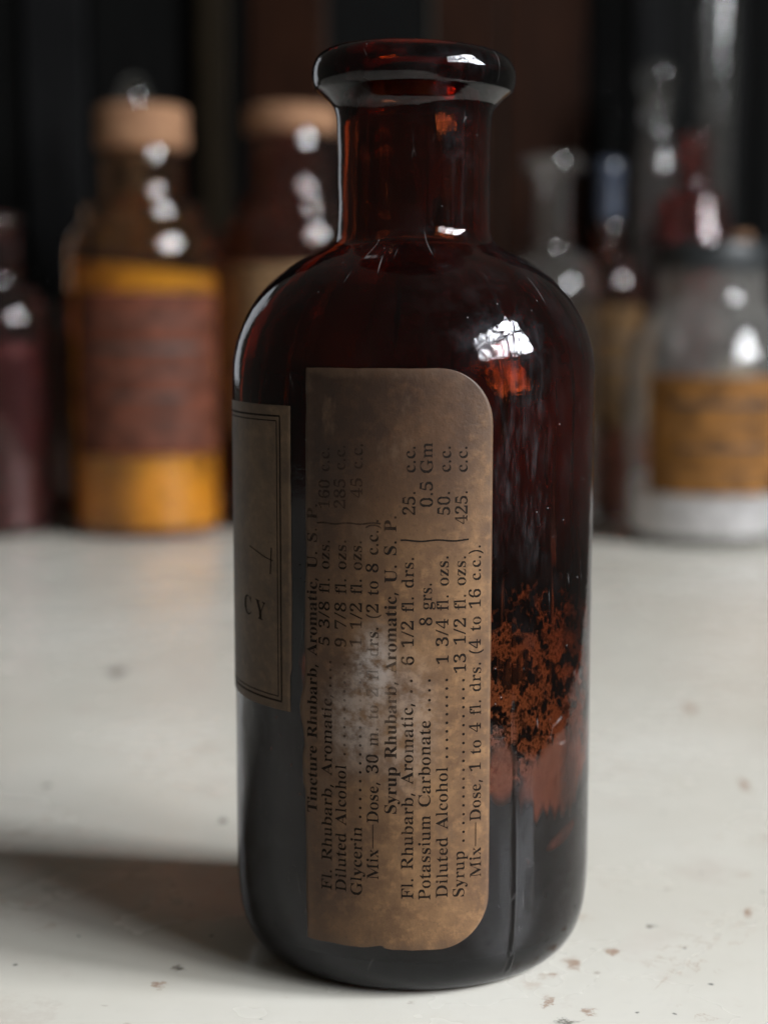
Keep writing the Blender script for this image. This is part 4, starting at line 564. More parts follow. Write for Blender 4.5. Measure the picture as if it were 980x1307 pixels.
'rF': [525,[44,0,15,17,36,20,52,26,62,34,69,45,92,62,93,84,93,375,92,396,69,412,61,423,50,430,35,435,14,439,14,455,394,455,394,320,377,320,372,345,365,367,355,385,343,400,328,412,310,420,288,426,261,430,230,431,200,429,194,428,189,425,186,421,163,398,167,247,190,247,217,250,239,257,256,270,269,289,278,314,284,347,302,347,302,118,285,118,279,154,269,181,257,200,239,213,217,221,189,224,167,224,163,81,164,66,185,53,188,43,193,34,200,28,210,24,222,20,238,18,257,17,228,0],[14,15,16,14,16,27,27,16,26,26,16,25,25,16,24,24,16,23,23,16,22,22,16,21,21,16,17,13,14,27,12,13,27,12,27,28,11,12,28,11,28,29,11,29,30,11,30,31,10,11,31,10,31,32,9,10,32,9,32,33,8,9,33,20,21,17,7,8,33,19,20,17,39,40,41,39,41,42,18,19,17,38,39,42,37,38,42,36,37,42,35,36,46,46,36,45,45,36,42,34,35,47,47,35,46,7,33,50,50,33,34,50,34,49,49,34,48,48,34,47,7,50,51,44,45,42,43,44,42,6,7,51,6,51,52,6,52,53,5,6,53,5,53,54,4,5,54,4,54,55,4,55,56,3,4,56,3,56,57,2,3,57,2,57,58,1,2,58,1,58,59,1,59,60,0,1,60,0,60,61]],
'rG': [629,[268,-10,222,-7,179,3,141,19,108,42,80,70,57,103,41,141,31,183,49,229,31,274,41,315,57,352,80,385,107,413,139,435,176,452,219,462,257,465,293,463,330,454,369,441,388,436,395,437,401,439,406,443,419,465,437,465,437,308,420,308,409,334,397,357,382,379,366,397,348,413,329,426,309,436,288,441,267,443,200,419,142,347,124,228,129,163,161,110,180,67,206,37,238,19,275,13,298,14,316,19,328,27,336,39,359,53,360,71,360,128,359,146,337,161,329,170,317,176,299,180,275,182,304,198,472,198,500,182,481,180,466,177,457,171,451,161,429,147,429,128,446,29,387,7,328,-6],[17,18,19,25,26,27,25,27,28,17,19,20,16,17,20,16,20,21,15,16,38,38,16,21,15,38,39,37,38,21,24,25,28,36,37,21,36,21,22,23,24,28,22,23,28,36,22,35,35,22,34,34,22,33,33,22,32,32,22,28,14,15,39,14,39,40,13,14,40,12,13,40,31,32,28,30,31,28,11,12,40,11,40,41,29,30,28,10,11,41,9,10,41,8,9,41,8,41,42,60,61,62,60,62,63,7,8,42,59,60,63,59,63,64,59,64,65,58,59,65,58,65,66,57,58,66,57,66,67,56,57,67,7,42,43,56,67,68,55,56,68,55,68,69,54,55,69,6,7,43,54,69,70,53,54,70,6,43,44,5,6,44,52,53,70,4,5,44,4,44,45,51,52,70,3,4,45,50,51,70,3,45,46,50,70,71,49,50,71,2,3,46,48,49,71,2,46,47,47,48,71,2,47,71,2,71,72,1,2,72,1,72,0]],
'rM': [755,[42,0,14,17,34,20,50,24,61,32,69,43,74,58,75,79,75,382,101,396,99,407,71,416,66,423,61,428,53,432,15,439,43,455,159,455,317,142,475,455,589,455,617,439,598,436,583,430,573,423,566,412,543,397,542,378,542,85,542,68,543,54,565,43,569,34,574,28,582,23,591,20,602,18,617,17,588,0,424,0,396,17,433,25,440,29,446,36,450,44,472,54,472,68,473,83,455,399,288,0,270,0,105,389,105,80,107,57,112,41,120,30,131,23,148,19,169,17,142,0],[15,16,17,15,17,14,14,17,13,13,17,10,10,17,18,18,19,48,48,19,20,48,20,22,22,20,21,48,22,23,48,23,24,12,13,10,48,24,25,11,12,10,48,25,26,9,10,18,18,48,49,47,48,26,47,26,27,8,9,51,51,9,18,8,51,52,50,51,18,7,8,52,47,27,28,50,18,49,47,28,29,46,47,29,7,52,53,6,7,53,46,29,30,45,46,30,5,6,53,5,53,54,44,45,30,44,30,31,43,44,31,43,31,32,4,5,54,4,54,55,42,43,32,42,32,33,3,4,55,3,55,56,41,42,33,41,33,34,40,41,34,2,3,56,40,34,35,2,56,57,40,35,36,1,2,57,1,57,58,40,36,37,0,1,58,0,58,59,39,40,37,39,37,38]],
'rP': [539,[44,0,15,17,36,20,52,24,62,32,69,43,93,59,93,81,93,379,92,398,69,413,62,424,51,431,36,436,16,439,44,455,214,455,265,454,306,449,336,440,357,429,375,415,390,398,400,378,407,356,388,332,404,296,390,266,367,240,334,221,287,209,242,206,167,206,163,81,164,59,187,43,194,32,205,24,221,20,242,17,213,0,167,230,201,230,231,232,255,240,272,253,283,271,310,297,313,329,311,361,285,387,275,406,261,420,241,428,216,431,204,430,195,428,189,424,185,418,163,409,163,398],[14,15,16,14,16,17,14,17,18,14,18,19,14,19,20,13,14,20,12,13,54,54,13,20,12,54,55,53,54,20,11,12,55,11,55,56,53,20,21,52,53,21,11,56,57,10,11,57,10,57,58,51,52,21,10,58,59,51,21,22,9,10,59,9,59,60,50,51,22,9,60,41,8,9,41,50,22,23,49,50,23,7,8,41,49,23,24,48,49,24,48,24,25,48,25,26,47,48,26,46,47,26,46,26,27,45,46,27,45,27,28,44,45,28,44,28,29,43,44,29,42,43,29,7,41,32,32,41,42,32,42,29,32,29,30,32,30,31,7,32,33,6,7,33,6,33,34,5,6,34,5,34,35,4,5,35,4,35,36,3,4,36,3,36,37,2,3,37,2,37,38,1,2,38,1,38,39,0,1,39,0,39,40]],
'rR': [594,[44,0,15,17,36,20,52,24,62,32,69,43,93,59,93,81,93,379,92,398,69,413,62,424,51,431,36,436,16,439,44,455,217,455,278,452,329,442,367,426,395,403,412,372,417,334,406,285,372,248,281,224,432,50,452,26,459,21,468,18,478,17,480,17,455,0,359,0,201,212,167,212,163,81,164,59,187,43,194,32,205,24,221,20,242,17,213,0,167,234,203,234,235,236,261,245,280,258,293,278,320,304,324,336,295,389,268,421,224,431,209,430,197,427,190,422,185,414,164,402,163,385],[14,15,16,14,16,17,14,17,18,14,18,54,54,18,19,13,14,54,12,13,54,12,54,55,53,54,19,11,12,55,11,55,56,11,56,57,53,19,20,10,11,57,10,57,58,52,53,20,10,58,59,9,10,59,52,20,21,9,59,60,8,9,60,51,52,21,8,60,44,7,8,44,51,21,22,50,51,22,50,22,23,49,50,23,49,23,24,48,49,24,47,48,24,47,24,25,46,47,25,45,46,25,7,44,35,35,44,45,35,45,25,35,25,34,34,25,26,7,35,36,33,34,26,6,7,36,6,36,37,5,6,37,5,37,38,33,26,27,4,5,38,4,38,39,3,4,39,3,39,40,33,27,28,2,3,40,2,40,41,33,28,29,1,2,41,1,41,42,33,29,30,0,1,42,0,42,43,33,30,31,33,31,32]],
'rS': [511,[43,-11,43,158,62,158,75,113,91,77,111,50,136,30,164,19,197,15,220,17,241,24,257,36,269,51,282,69,287,89,273,117,255,140,225,160,163,191,127,210,99,231,77,253,62,276,53,302,62,332,52,358,57,381,67,403,80,421,96,437,115,449,136,459,162,464,185,466,229,461,282,448,291,446,300,445,310,447,317,454,320,466,339,466,339,319,322,319,315,343,305,365,293,385,280,402,265,417,248,429,231,438,213,443,194,445,173,443,155,437,140,426,128,413,119,398,115,380,115,364,127,349,137,336,151,325,168,314,189,303,253,273,279,260,300,247,317,233,331,219,342,204,350,188,355,171,358,153,344,133,357,106,350,80,339,58,323,38,304,21,281,8,254,-2,225,-8,192,-10,162,-8,126,1,98,9,85,12,78,12,73,10,69,7,61,-11],[32,33,34,39,40,41,39,41,42,31,32,34,31,34,35,30,31,35,38,39,42,29,30,52,52,30,35,52,35,36,37,38,42,52,36,37,29,52,53,51,52,37,51,37,50,50,37,49,49,37,48,48,37,47,47,37,46,46,37,42,29,53,54,28,29,54,28,54,55,28,55,56,27,28,56,27,56,57,26,27,57,26,57,58,45,46,42,25,26,58,25,58,59,44,45,42,25,59,60,24,25,60,24,60,61,43,44,42,24,61,62,23,24,62,23,62,63,23,63,64,23,64,65,22,23,65,21,22,65,21,65,66,21,66,67,20,21,67,20,67,68,20,68,69,19,20,69,19,69,70,18,19,70,18,70,71,17,18,71,17,71,72,17,72,73,16,17,73,0,1,2,0,2,3,16,73,74,15,16,74,15,74,75,14,15,75,0,3,4,14,75,76,13,14,76,13,76,77,0,4,5,12,13,77,12,77,78,11,12,78,0,5,89,89,5,6,11,78,79,10,11,79,89,6,88,88,6,87,87,6,7,9,10,79,9,79,80,87,7,8,8,9,80,87,8,80,86,87,80,0,89,90,85,86,80,85,80,81,0,90,91,84,85,81,84,81,82,83,84,82]],
'ra': [465,[255,-10,226,-5,208,10,200,35,168,11,133,-4,95,-9,76,-6,55,0,40,11,29,26,22,43,20,63,25,91,39,115,63,136,98,155,143,173,213,190,212,241,209,258,193,272,187,282,177,290,164,294,148,296,123,293,109,286,101,274,113,257,119,248,122,239,110,231,121,220,117,210,110,202,100,196,90,192,77,191,64,192,54,196,45,203,38,212,34,223,46,236,35,252,40,266,49,278,62,290,77,300,95,308,115,314,137,317,162,318,201,315,239,307,263,292,280,271,290,244,278,210,278,62,273,40,297,37,300,35,304,34,320,42,329,28,306,7,281,-6,151,34,174,41,183,47,191,54,213,63,206,169,154,151,127,123,104,84,105,56,133,39],[52,53,54,51,52,54,51,54,55,50,51,55,49,50,55,49,55,56,48,49,25,25,49,56,48,25,26,24,25,56,23,24,56,48,26,27,23,56,57,47,48,27,22,23,57,47,27,28,21,22,57,46,47,28,46,28,29,20,21,57,20,57,58,45,46,29,19,20,58,45,29,30,44,45,30,44,30,31,19,58,59,18,19,59,44,31,32,43,44,32,43,32,33,42,43,33,42,33,34,41,42,34,18,59,60,41,34,35,40,41,35,40,35,36,39,40,36,39,36,37,38,39,37,17,18,74,74,18,60,16,17,74,16,74,75,73,74,60,15,16,75,15,75,76,14,15,76,14,76,77,13,14,77,12,13,77,12,77,78,11,12,78,72,73,60,72,60,61,11,78,79,71,72,61,70,71,61,10,11,79,64,65,66,69,70,61,69,61,3,3,61,62,10,79,69,3,62,63,69,3,4,2,3,63,2,63,64,2,64,66,10,69,4,2,66,67,9,10,4,8,9,4,8,4,5,1,2,67,1,67,68,7,8,5,7,5,6,0,1,68]],
'rb': [482,[43,-11,58,388,57,407,40,420,37,428,31,434,21,437,8,439,29,455,117,455,134,279,162,301,190,314,221,318,243,316,265,310,284,299,301,284,315,266,326,245,335,221,340,195,326,166,340,133,333,103,323,75,308,51,291,30,270,13,246,0,218,-8,192,-10,162,-6,133,7,105,28,53,-11,183,14,204,18,220,30,232,49,250,77,257,114,260,160,258,197,239,228,231,251,220,267,204,277,184,280,174,279,164,275,155,270,147,262,142,253,123,242,123,69,143,38,158,20],[7,8,9,7,9,6,6,9,5,5,9,4,4,9,2,2,9,10,3,4,2,1,2,10,0,1,10,12,13,14,12,14,15,11,12,15,11,15,16,10,11,16,10,16,17,10,17,48,48,17,18,10,48,49,47,48,18,10,49,50,0,10,54,54,10,51,51,10,50,46,47,18,54,51,52,45,46,18,45,18,19,54,52,53,44,45,19,44,19,20,0,54,55,43,44,20,43,20,21,42,43,21,42,21,22,42,22,23,41,42,23,41,23,24,40,41,24,40,24,25,39,40,25,39,25,26,0,55,34,34,55,56,39,26,27,38,39,27,34,56,57,38,27,28,37,38,28,0,34,35,33,34,57,33,57,36,36,37,28,33,36,28,33,28,29,32,33,29,32,29,30,31,32,30]],
'rc': [414,[156,-10,133,-8,108,-1,87,11,67,26,51,45,38,68,28,93,21,120,34,150,22,181,29,210,40,237,55,260,74,280,96,297,120,309,149,317,175,319,202,317,230,310,250,298,265,283,274,265,267,245,276,233,272,223,266,215,258,209,248,205,236,204,214,209,201,225,196,251,206,261,205,271,194,286,185,294,169,297,138,285,112,248,99,187,100,142,123,105,137,76,156,55,178,42,204,38,227,42,250,53,271,72,285,60,248,21,205,-2],[17,18,19,17,19,20,16,17,20,16,20,21,15,16,21,15,21,38,38,21,22,14,15,38,14,38,39,37,38,22,36,37,22,35,36,22,14,39,40,35,22,23,13,14,40,34,35,23,34,23,24,33,34,24,12,13,40,32,33,24,12,40,41,32,24,25,11,12,41,32,25,26,31,32,26,31,26,27,31,27,28,10,11,41,30,31,28,30,28,29,10,41,42,9,10,42,8,9,42,8,42,43,7,8,43,7,43,44,6,7,44,6,44,45,49,50,51,5,6,45,49,51,52,5,45,46,48,49,52,4,5,46,4,46,47,47,48,52,4,47,52,3,4,52,3,52,53,2,3,53,1,2,53,1,53,0]],
'rd': [491,[140,-10,119,-8,97,-1,78,10,61,26,47,44,35,66,26,91,21,118,35,147,21,180,27,210,36,237,48,261,63,281,81,297,101,309,124,316,146,318,175,314,201,301,227,280,238,401,237,413,218,423,212,430,203,435,191,438,176,439,200,455,295,455,304,75,303,60,322,49,325,41,330,35,340,30,353,28,352,11,315,8,271,1,223,-10,223,39,201,12,173,-5,171,28,182,30,192,34,202,41,211,51,218,62,238,76,238,242,220,252,214,262,206,270,196,276,186,279,174,281,155,277,141,267,130,250,110,225,104,193,102,153,104,115,109,83,130,58,140,42,153,32],[28,29,30,28,30,27,27,30,26,26,30,25,25,30,23,23,30,31,24,25,23,22,23,31,21,22,31,17,18,19,16,17,19,16,19,20,15,16,20,15,20,21,14,15,58,58,15,21,13,14,58,13,58,59,57,58,21,57,21,56,56,21,55,55,21,52,52,21,31,13,59,60,54,55,52,13,60,61,53,54,52,12,13,61,12,61,62,51,52,31,11,12,62,11,62,63,10,11,63,10,63,64,9,10,64,9,64,65,8,9,65,7,8,65,7,65,66,6,7,66,6,66,67,50,51,31,50,31,32,5,6,67,49,50,32,49,32,33,5,67,68,48,49,33,48,33,34,4,5,68,4,68,69,47,48,42,42,48,34,42,34,35,47,42,43,41,42,35,41,35,36,46,47,43,4,69,45,41,36,37,45,46,43,4,45,43,41,37,40,40,37,39,39,37,38,3,4,43,3,43,44,2,3,44,1,2,44,1,44,0]],
're': [422,[154,-10,130,-8,106,-1,85,10,66,26,50,45,37,69,27,95,21,125,35,157,21,187,28,215,38,240,51,263,68,282,87,298,109,309,134,316,157,318,193,314,224,301,249,280,268,251,279,216,249,173,254,166,104,166,111,97,154,56,199,42,225,47,248,62,270,86,285,73,248,27,205,-1,104,192,210,192,211,215,208,241,202,261,193,277,186,288,175,295,161,297,136,286,113,255,103,203],[17,18,19,16,17,19,16,19,20,15,16,20,15,20,44,44,20,43,43,20,21,14,15,44,14,44,45,42,43,21,41,42,21,14,45,46,13,14,46,41,21,22,40,41,22,12,13,46,39,40,22,12,46,47,39,22,23,38,39,23,11,12,47,38,23,24,10,11,47,37,38,24,10,47,36,10,36,37,10,37,24,9,10,26,26,10,24,26,24,25,9,26,27,8,9,27,7,8,27,7,27,28,6,7,28,31,32,33,31,33,34,5,6,28,30,31,34,5,28,29,29,30,34,4,5,29,4,29,34,4,34,35,3,4,35,2,3,35,2,35,0,1,2,0]],
'rf': [334,[43,0,15,16,40,22,44,25,47,30,66,35,67,73,65,277,16,277,16,310,65,310,67,353,56,386,67,413,85,436,109,452,142,461,174,465,198,463,222,456,240,446,253,432,261,417,263,400,262,386,258,375,252,367,244,360,235,357,224,355,213,356,203,360,195,365,189,372,186,381,194,391,186,400,188,410,193,420,196,426,199,433,196,438,190,442,180,443,168,442,159,437,153,430,141,419,137,406,135,390,135,310,201,310,201,277,135,277,133,65,133,47,152,34,158,26,167,20,181,17,199,16,171,0],[16,17,18,16,18,19,15,16,19,15,19,20,14,15,43,43,15,20,43,20,42,42,20,21,14,43,44,41,42,21,14,44,45,40,41,21,14,45,46,13,14,46,39,40,21,39,21,22,13,46,47,38,39,22,37,38,22,13,47,48,37,22,23,12,13,48,36,37,23,12,48,49,35,36,23,35,23,24,34,35,24,12,49,50,34,24,25,11,12,50,33,34,25,33,25,26,32,33,26,32,26,27,31,32,27,31,27,28,30,31,28,30,28,29,10,11,50,8,9,10,8,10,50,8,50,51,8,51,52,7,8,52,6,7,53,53,7,52,6,53,54,5,6,54,5,54,55,5,55,56,4,5,56,4,56,57,3,4,57,3,57,58,2,3,58,1,2,58,1,58,59,1,59,60,0,1,60,0,60,61]],
'rg': [448,[146,-140,106,-138,73,-132,48,-122,29,-108,18,-92,14,-75,20,-54,38,-38,95,-26,44,-10,29,9,24,30,26,46,32,61,42,74,57,86,77,98,115,110,58,135,31,169,22,212,24,232,30,251,40,268,53,282,69,295,88,305,109,312,132,317,157,318,183,317,208,312,233,304,304,304,317,268,262,268,281,248,289,226,277,203,290,185,285,167,276,151,264,137,250,125,234,116,215,108,194,104,172,103,157,103,142,104,131,103,121,100,112,94,106,87,102,80,97,71,105,59,119,51,141,49,175,49,208,48,232,45,259,40,277,33,292,24,303,13,310,-1,314,-18,316,-37,311,-67,296,-92,272,-113,239,-128,197,-137,157,124,172,127,183,134,190,146,207,163,212,184,213,211,210,238,204,260,190,276,183,288,172,295,157,297,143,295,132,288,124,276,108,260,102,238,101,211,103,184,108,163,124,146,132,134,143,127,161,-116,218,-111,252,-94,263,-66,263,-55,257,-47,249,-41,238,-37,223,-35,205,-34,97,-34,84,-45,76,-58,70,-73,76,-84,83,-94,95,-103,111,-111,133,-115],[29,30,31,28,29,31,28,31,32,27,28,32,27,32,33,26,27,33,26,33,34,26,34,87,87,34,86,86,34,35,26,87,88,25,26,88,85,86,35,25,88,89,84,85,35,25,89,90,24,25,90,24,90,91,83,84,36,36,84,35,83,36,37,23,24,91,23,91,92,82,83,37,22,23,92,82,37,38,22,92,93,81,82,38,21,22,93,81,38,39,20,21,93,20,93,94,80,81,39,80,39,40,80,40,41,20,94,95,79,80,41,19,20,95,79,41,42,19,95,96,78,79,42,78,42,43,19,96,97,77,78,43,77,43,44,18,19,97,76,77,44,18,97,98,18,98,75,75,76,44,75,44,45,18,75,45,18,45,46,17,18,50,50,18,46,50,46,47,50,47,48,17,50,51,49,50,48,17,51,52,17,52,53,16,17,53,16,53,54,16,54,55,15,16,55,15,55,56,14,15,56,14,56,57,13,14,57,13,57,58,13,58,59,13,59,60,13,60,61,13,61,62,12,13,62,12,62,63,12,63,64,12,64,65,11,12,65,11,65,66,11,66,67,10,11,67,10,67,68,9,10,68,9,68,69,8,9,109,109,9,108,108,9,69,8,109,110,107,108,69,106,107,69,106,69,105,105,69,70,7,8,110,104,105,70,7,110,111,103,104,70,6,7,111,102,103,70,6,111,112,101,102,70,101,70,71,6,112,113,5,6,113,5,113,114,4,5,114,101,71,72,100,101,72,4,114,115,4,115,116,3,4,116,3,116,117,99,100,72,99,72,73,3,117,99,3,99,73,2,3,73,2,73,74,1,2,74,1,74,0]],
'rh': [502,[46,0,18,16,30,17,39,21,45,26,49,33,67,43,67,56,67,399,67,412,49,422,46,429,40,435,31,438,19,440,40,455,127,455,148,267,175,295,207,313,243,318,292,306,321,271,330,212,315,56,316,43,333,33,337,26,343,21,352,17,363,16,335,0,230,0,202,16,207,16,223,21,248,34,250,56,250,217,248,234,246,247,229,258,223,265,215,270,203,271,183,267,164,255,133,235,133,56,133,43,151,33,154,26,160,21,168,17,180,16,152,0],[14,15,16,14,16,13,13,16,12,12,16,9,9,16,17,11,12,9,10,11,9,8,9,17,7,8,47,47,8,17,19,20,21,18,19,21,18,21,22,17,18,44,44,18,22,17,44,45,43,44,22,43,22,23,42,43,23,17,45,46,47,17,46,41,42,23,40,41,23,39,40,23,7,47,48,38,39,23,37,38,23,37,23,24,6,7,48,6,48,49,36,37,24,36,24,25,6,49,50,36,25,26,5,6,50,35,36,26,5,50,51,35,26,27,4,5,51,4,51,52,35,27,28,3,4,52,3,52,53,35,28,29,2,3,53,34,35,29,2,53,54,34,29,30,1,2,54,0,1,54,0,54,55,32,33,34,32,34,30,32,30,31]],
'ri': [319,[101,362,87,364,75,368,65,376,57,387,52,399,67,412,52,426,57,438,65,449,75,457,87,462,101,463,114,462,126,457,137,449,145,438,150,426,135,412,149,399,145,387,136,376,126,368,114,364,46,0,18,16,30,18,39,21,45,26,49,32,67,43,68,56,68,252,67,267,50,278,47,285,41,289,32,292,20,293,41,310,128,310,133,56,134,43,151,33,154,26,160,21,168,18,180,16,152,0],[36,37,38,36,38,39,35,36,39,35,39,40,34,35,40,33,34,40,33,40,41,33,41,42,32,33,42,31,32,42,31,42,43,30,31,43,30,43,44,29,30,44,29,44,45,28,29,45,28,45,46,27,28,46,27,46,47,26,27,47,26,47,48,26,48,25,14,15,16,14,16,13,13,16,12,12,16,11,11,16,9,9,16,17,10,11,9,8,9,17,7,8,17,6,7,17,6,17,18,6,18,19,5,6,19,5,19,20,4,5,20,4,20,21,3,4,21,3,21,22,2,3,22,2,22,23,1,2,23,0,1,23,0,23,24]],
'rl': [320,[46,0,18,16,30,18,39,21,45,26,49,32,67,43,68,56,68,398,67,411,50,421,47,429,42,434,33,438,20,439,41,455,128,455,133,56,134,43,151,33,154,26,160,21,168,18,180,16,152,0],[14,15,16,14,16,13,13,16,12,12,16,9,9,16,17,11,12,9,10,11,9,8,9,17,7,8,17,6,7,17,6,17,18,6,18,19,5,6,19,5,19,20,4,5,20,4,20,21,3,4,21,3,21,22,2,3,22,2,22,23,1,2,23,0,1,23,0,23,24]],
'rm': [675,[46,0,18,16,30,17,39,21,45,26,49,33,67,43,67,56,70,253,66,266,49,276,46,284,40,289,31,293,19,294,39,310,126,310,146,265,173,294,204,312,237,318,277,312,305,293,320,261,348,293,381,312,418,318,465,306,494,271,504,212,489,56,489,43,507,33,510,26,516,21,524,17,536,16,508,0,406,0,377,16,389,18,397,21,403,26,407,34,424,44,424,56,424,217,422,234,420,247,404,258,398,265,389,270,377,271,358,268,341,256,310,237,310,56,311,44,327,34,331,26,336,21,345,18,356,16,328,0,227,0,199,16,211,18,219,21,225,26,229,34,245,44,246,56,246,217,245,233,245,247,226,258,220,265,211,270,199,271,180,267,162,255,132,235,132,56,132,44,149,34,152,27,158,21,166,18,177,16,149,0],[19,20,21,25,26,27,18,19,21,24,25,27,18,21,22,14,15,16,14,16,13,13,16,17,24,27,28,17,18,22,17,22,78,78,22,23,23,24,52,52,24,28,12,13,17,11,12,17,10,11,17,9,10,17,17,78,79,77,78,23,23,52,53,51,52,28,51,28,29,50,51,29,76,77,23,23,53,54,17,79,80,8,9,17,49,50,29,75,76,23,8,17,80,75,23,54,48,49,29,74,75,54,74,54,55,8,80,81,7,8,81,47,48,29,73,74,55,73,55,56,7,81,82,46,47,29,72,73,56,71,72,56,45,46,29,45,29,30,6,7,82,6,82,83,70,71,56,70,56,57,44,45,30,44,30,31,6,83,84,69,70,57,43,44,31,69,57,58,43,31,32,5,6,84,5,84,85,68,69,58,42,43,32,68,58,59,42,32,33,4,5,85,4,85,86,67,68,59,67,59,60,41,42,33,41,33,34,3,4,86,3,86,87,67,60,61,40,41,34,66,67,61,40,34,35,2,3,87,2,87,88,66,61,62,39,40,35,65,66,62,39,35,36,1,2,88,0,1,88,0,88,89,64,65,62,64,62,63,38,39,36,38,36,37]],
'rn': [502,[46,0,18,16,30,17,39,21,45,26,49,33,67,43,67,56,71,253,67,266,49,276,46,284,40,289,31,293,19,294,40,310,127,310,148,267,175,296,207,313,243,318,292,306,321,271,330,212,315,56,316,43,333,33,337,26,343,21,352,17,363,16,335,0,230,0,202,16,207,16,223,21,248,34,250,56,250,217,248,234,246,247,229,258,223,265,215,270,203,271,183,267,164,255,133,235,133,56,133,43,151,33,154,26,160,21,168,17,180,16,152,0],[19,20,21,18,19,21,14,15,16,14,16,13,13,16,17,18,21,22,17,18,44,44,18,22,12,13,17,11,12,17,10,11,17,9,10,17,17,44,45,43,44,22,43,22,23,42,43,23,17,45,46,9,17,46,8,9,46,41,42,23,40,41,23,8,46,47,7,8,47,39,40,23,7,47,48,38,39,23,37,38,23,37,23,24,6,7,48,6,48,49,36,37,24,36,24,25,6,49,50,36,25,26,5,6,50,35,36,26,5,50,51,35,26,27,4,5,51,4,51,52,35,27,28,3,4,52,3,52,53,35,28,29,2,3,53,34,35,29,2,53,54,34,29,30,1,2,54,0,1,54,0,54,55,32,33,34,32,34,30,32,30,31]],
'ro': [457,[169,-10,142,-8,114,-1,90,11,69,27,52,47,38,70,27,96,21,124,35,154,21,184,27,213,38,239,52,262,69,281,90,297,114,309,142,316,168,318,194,316,222,309,245,298,266,282,283,263,298,240,308,214,315,185,301,154,315,123,308,94,298,69,284,46,266,26,245,11,222,-1,194,-8,169,11,186,14,199,24,209,39,212,50,225,64,229,81,235,154,232,206,224,245,208,271,198,286,185,296,169,299,151,296,138,286,128,271,112,245,104,206,101,154,108,82,112,64,125,50,128,39,138,24,152,14],[17,18,19,17,19,20,16,17,20,16,20,21,15,16,49,49,16,21,15,49,50,48,49,21,48,21,22,14,15,50,47,48,22,14,50,51,46,47,22,14,51,52,46,22,23,13,14,52,13,52,53,45,46,23,45,23,24,12,13,53,44,45,24,12,53,54,44,24,25,11,12,54,44,25,26,10,11,54,10,54,55,43,44,26,43,26,27,9,10,55,9,55,56,8,9,56,42,43,27,42,27,28,7,8,56,42,28,29,6,7,56,42,29,30,6,56,57,41,42,30,5,6,57,41,30,31,5,57,58,40,41,31,5,58,59,39,40,31,4,5,59,39,31,32,4,59,60,38,39,32,3,4,60,38,32,33,37,38,33,3,60,61,36,37,33,3,61,36,2,3,36,2,36,33,2,33,34,1,2,34,1,34,35,0,1,35]],
'rp': [492,[46,-139,17,-124,27,-123,34,-120,40,-117,45,-113,48,-107,67,-101,67,-64,68,243,65,261,50,275,46,283,41,288,32,292,19,295,39,310,124,310,143,263,166,294,195,313,230,319,252,317,274,310,293,298,309,283,323,264,335,241,343,216,348,189,334,160,348,128,343,99,334,72,323,48,308,28,291,12,272,0,249,-8,227,-10,196,-5,170,9,148,32,133,-58,135,-99,155,-107,160,-113,167,-118,197,-123,169,-139,195,28,214,32,229,42,239,59,260,84,266,116,268,154,266,192,261,223,241,248,232,265,218,275,199,278,179,273,162,259,133,235,133,69,160,46,176,33],[20,21,22,20,22,23,19,20,23,15,16,17,15,17,14,14,17,18,19,23,24,19,24,25,18,19,63,63,19,62,62,19,25,13,14,18,12,13,18,11,12,18,62,25,26,61,62,26,60,61,26,10,11,18,18,63,64,59,60,26,59,26,27,10,18,64,9,10,64,9,64,65,58,59,27,8,9,65,58,27,28,8,65,66,57,58,28,57,28,29,56,57,29,56,29,30,56,30,31,55,56,31,55,31,32,54,55,32,54,32,33,53,54,33,53,33,34,8,66,42,42,66,67,52,53,34,52,34,35,42,67,68,51,52,35,42,68,50,8,42,43,41,42,50,50,51,35,41,50,35,41,35,36,41,36,37,40,41,37,40,37,38,39,40,38,8,43,44,7,8,44,7,44,45,6,7,45,6,45,46,5,6,46,4,5,46,4,46,47,3,4,47,3,47,48,2,3,48,1,2,48,1,48,49,0,1,49]],
'rr': [408,[46,0,18,16,30,18,39,21,45,26,49,32,67,43,68,56,67,252,66,267,50,278,46,285,41,289,32,292,20,293,41,310,126,310,146,252,158,272,172,288,187,301,203,311,218,316,233,318,250,317,264,312,275,304,283,293,288,281,263,266,288,254,284,243,278,234,270,228,260,224,248,222,237,223,229,226,222,231,207,250,202,255,196,259,189,260,179,258,171,252,162,241,155,228,135,211,134,192,134,56,134,42,153,32,159,25,167,21,180,18,197,16,169,0],[22,23,24,22,24,25,21,22,25,21,25,26,20,21,26,14,15,16,14,16,13,13,16,12,12,16,17,20,26,27,19,20,27,19,27,28,11,12,17,18,19,28,10,11,17,18,28,29,9,10,17,17,18,42,42,18,29,8,9,17,42,29,30,17,42,43,41,42,30,40,41,30,17,43,44,39,40,30,39,30,31,7,8,17,7,17,47,47,17,44,47,44,45,38,39,31,38,31,32,47,45,46,38,32,33,37,38,33,37,33,34,36,37,34,36,34,35,7,47,48,7,48,49,6,7,49,6,49,50,5,6,50,5,50,51,4,5,51,4,51,52,3,4,52,3,52,53,2,3,53,2,53,54,1,2,54,1,54,55,0,1,55,0,55,56]],
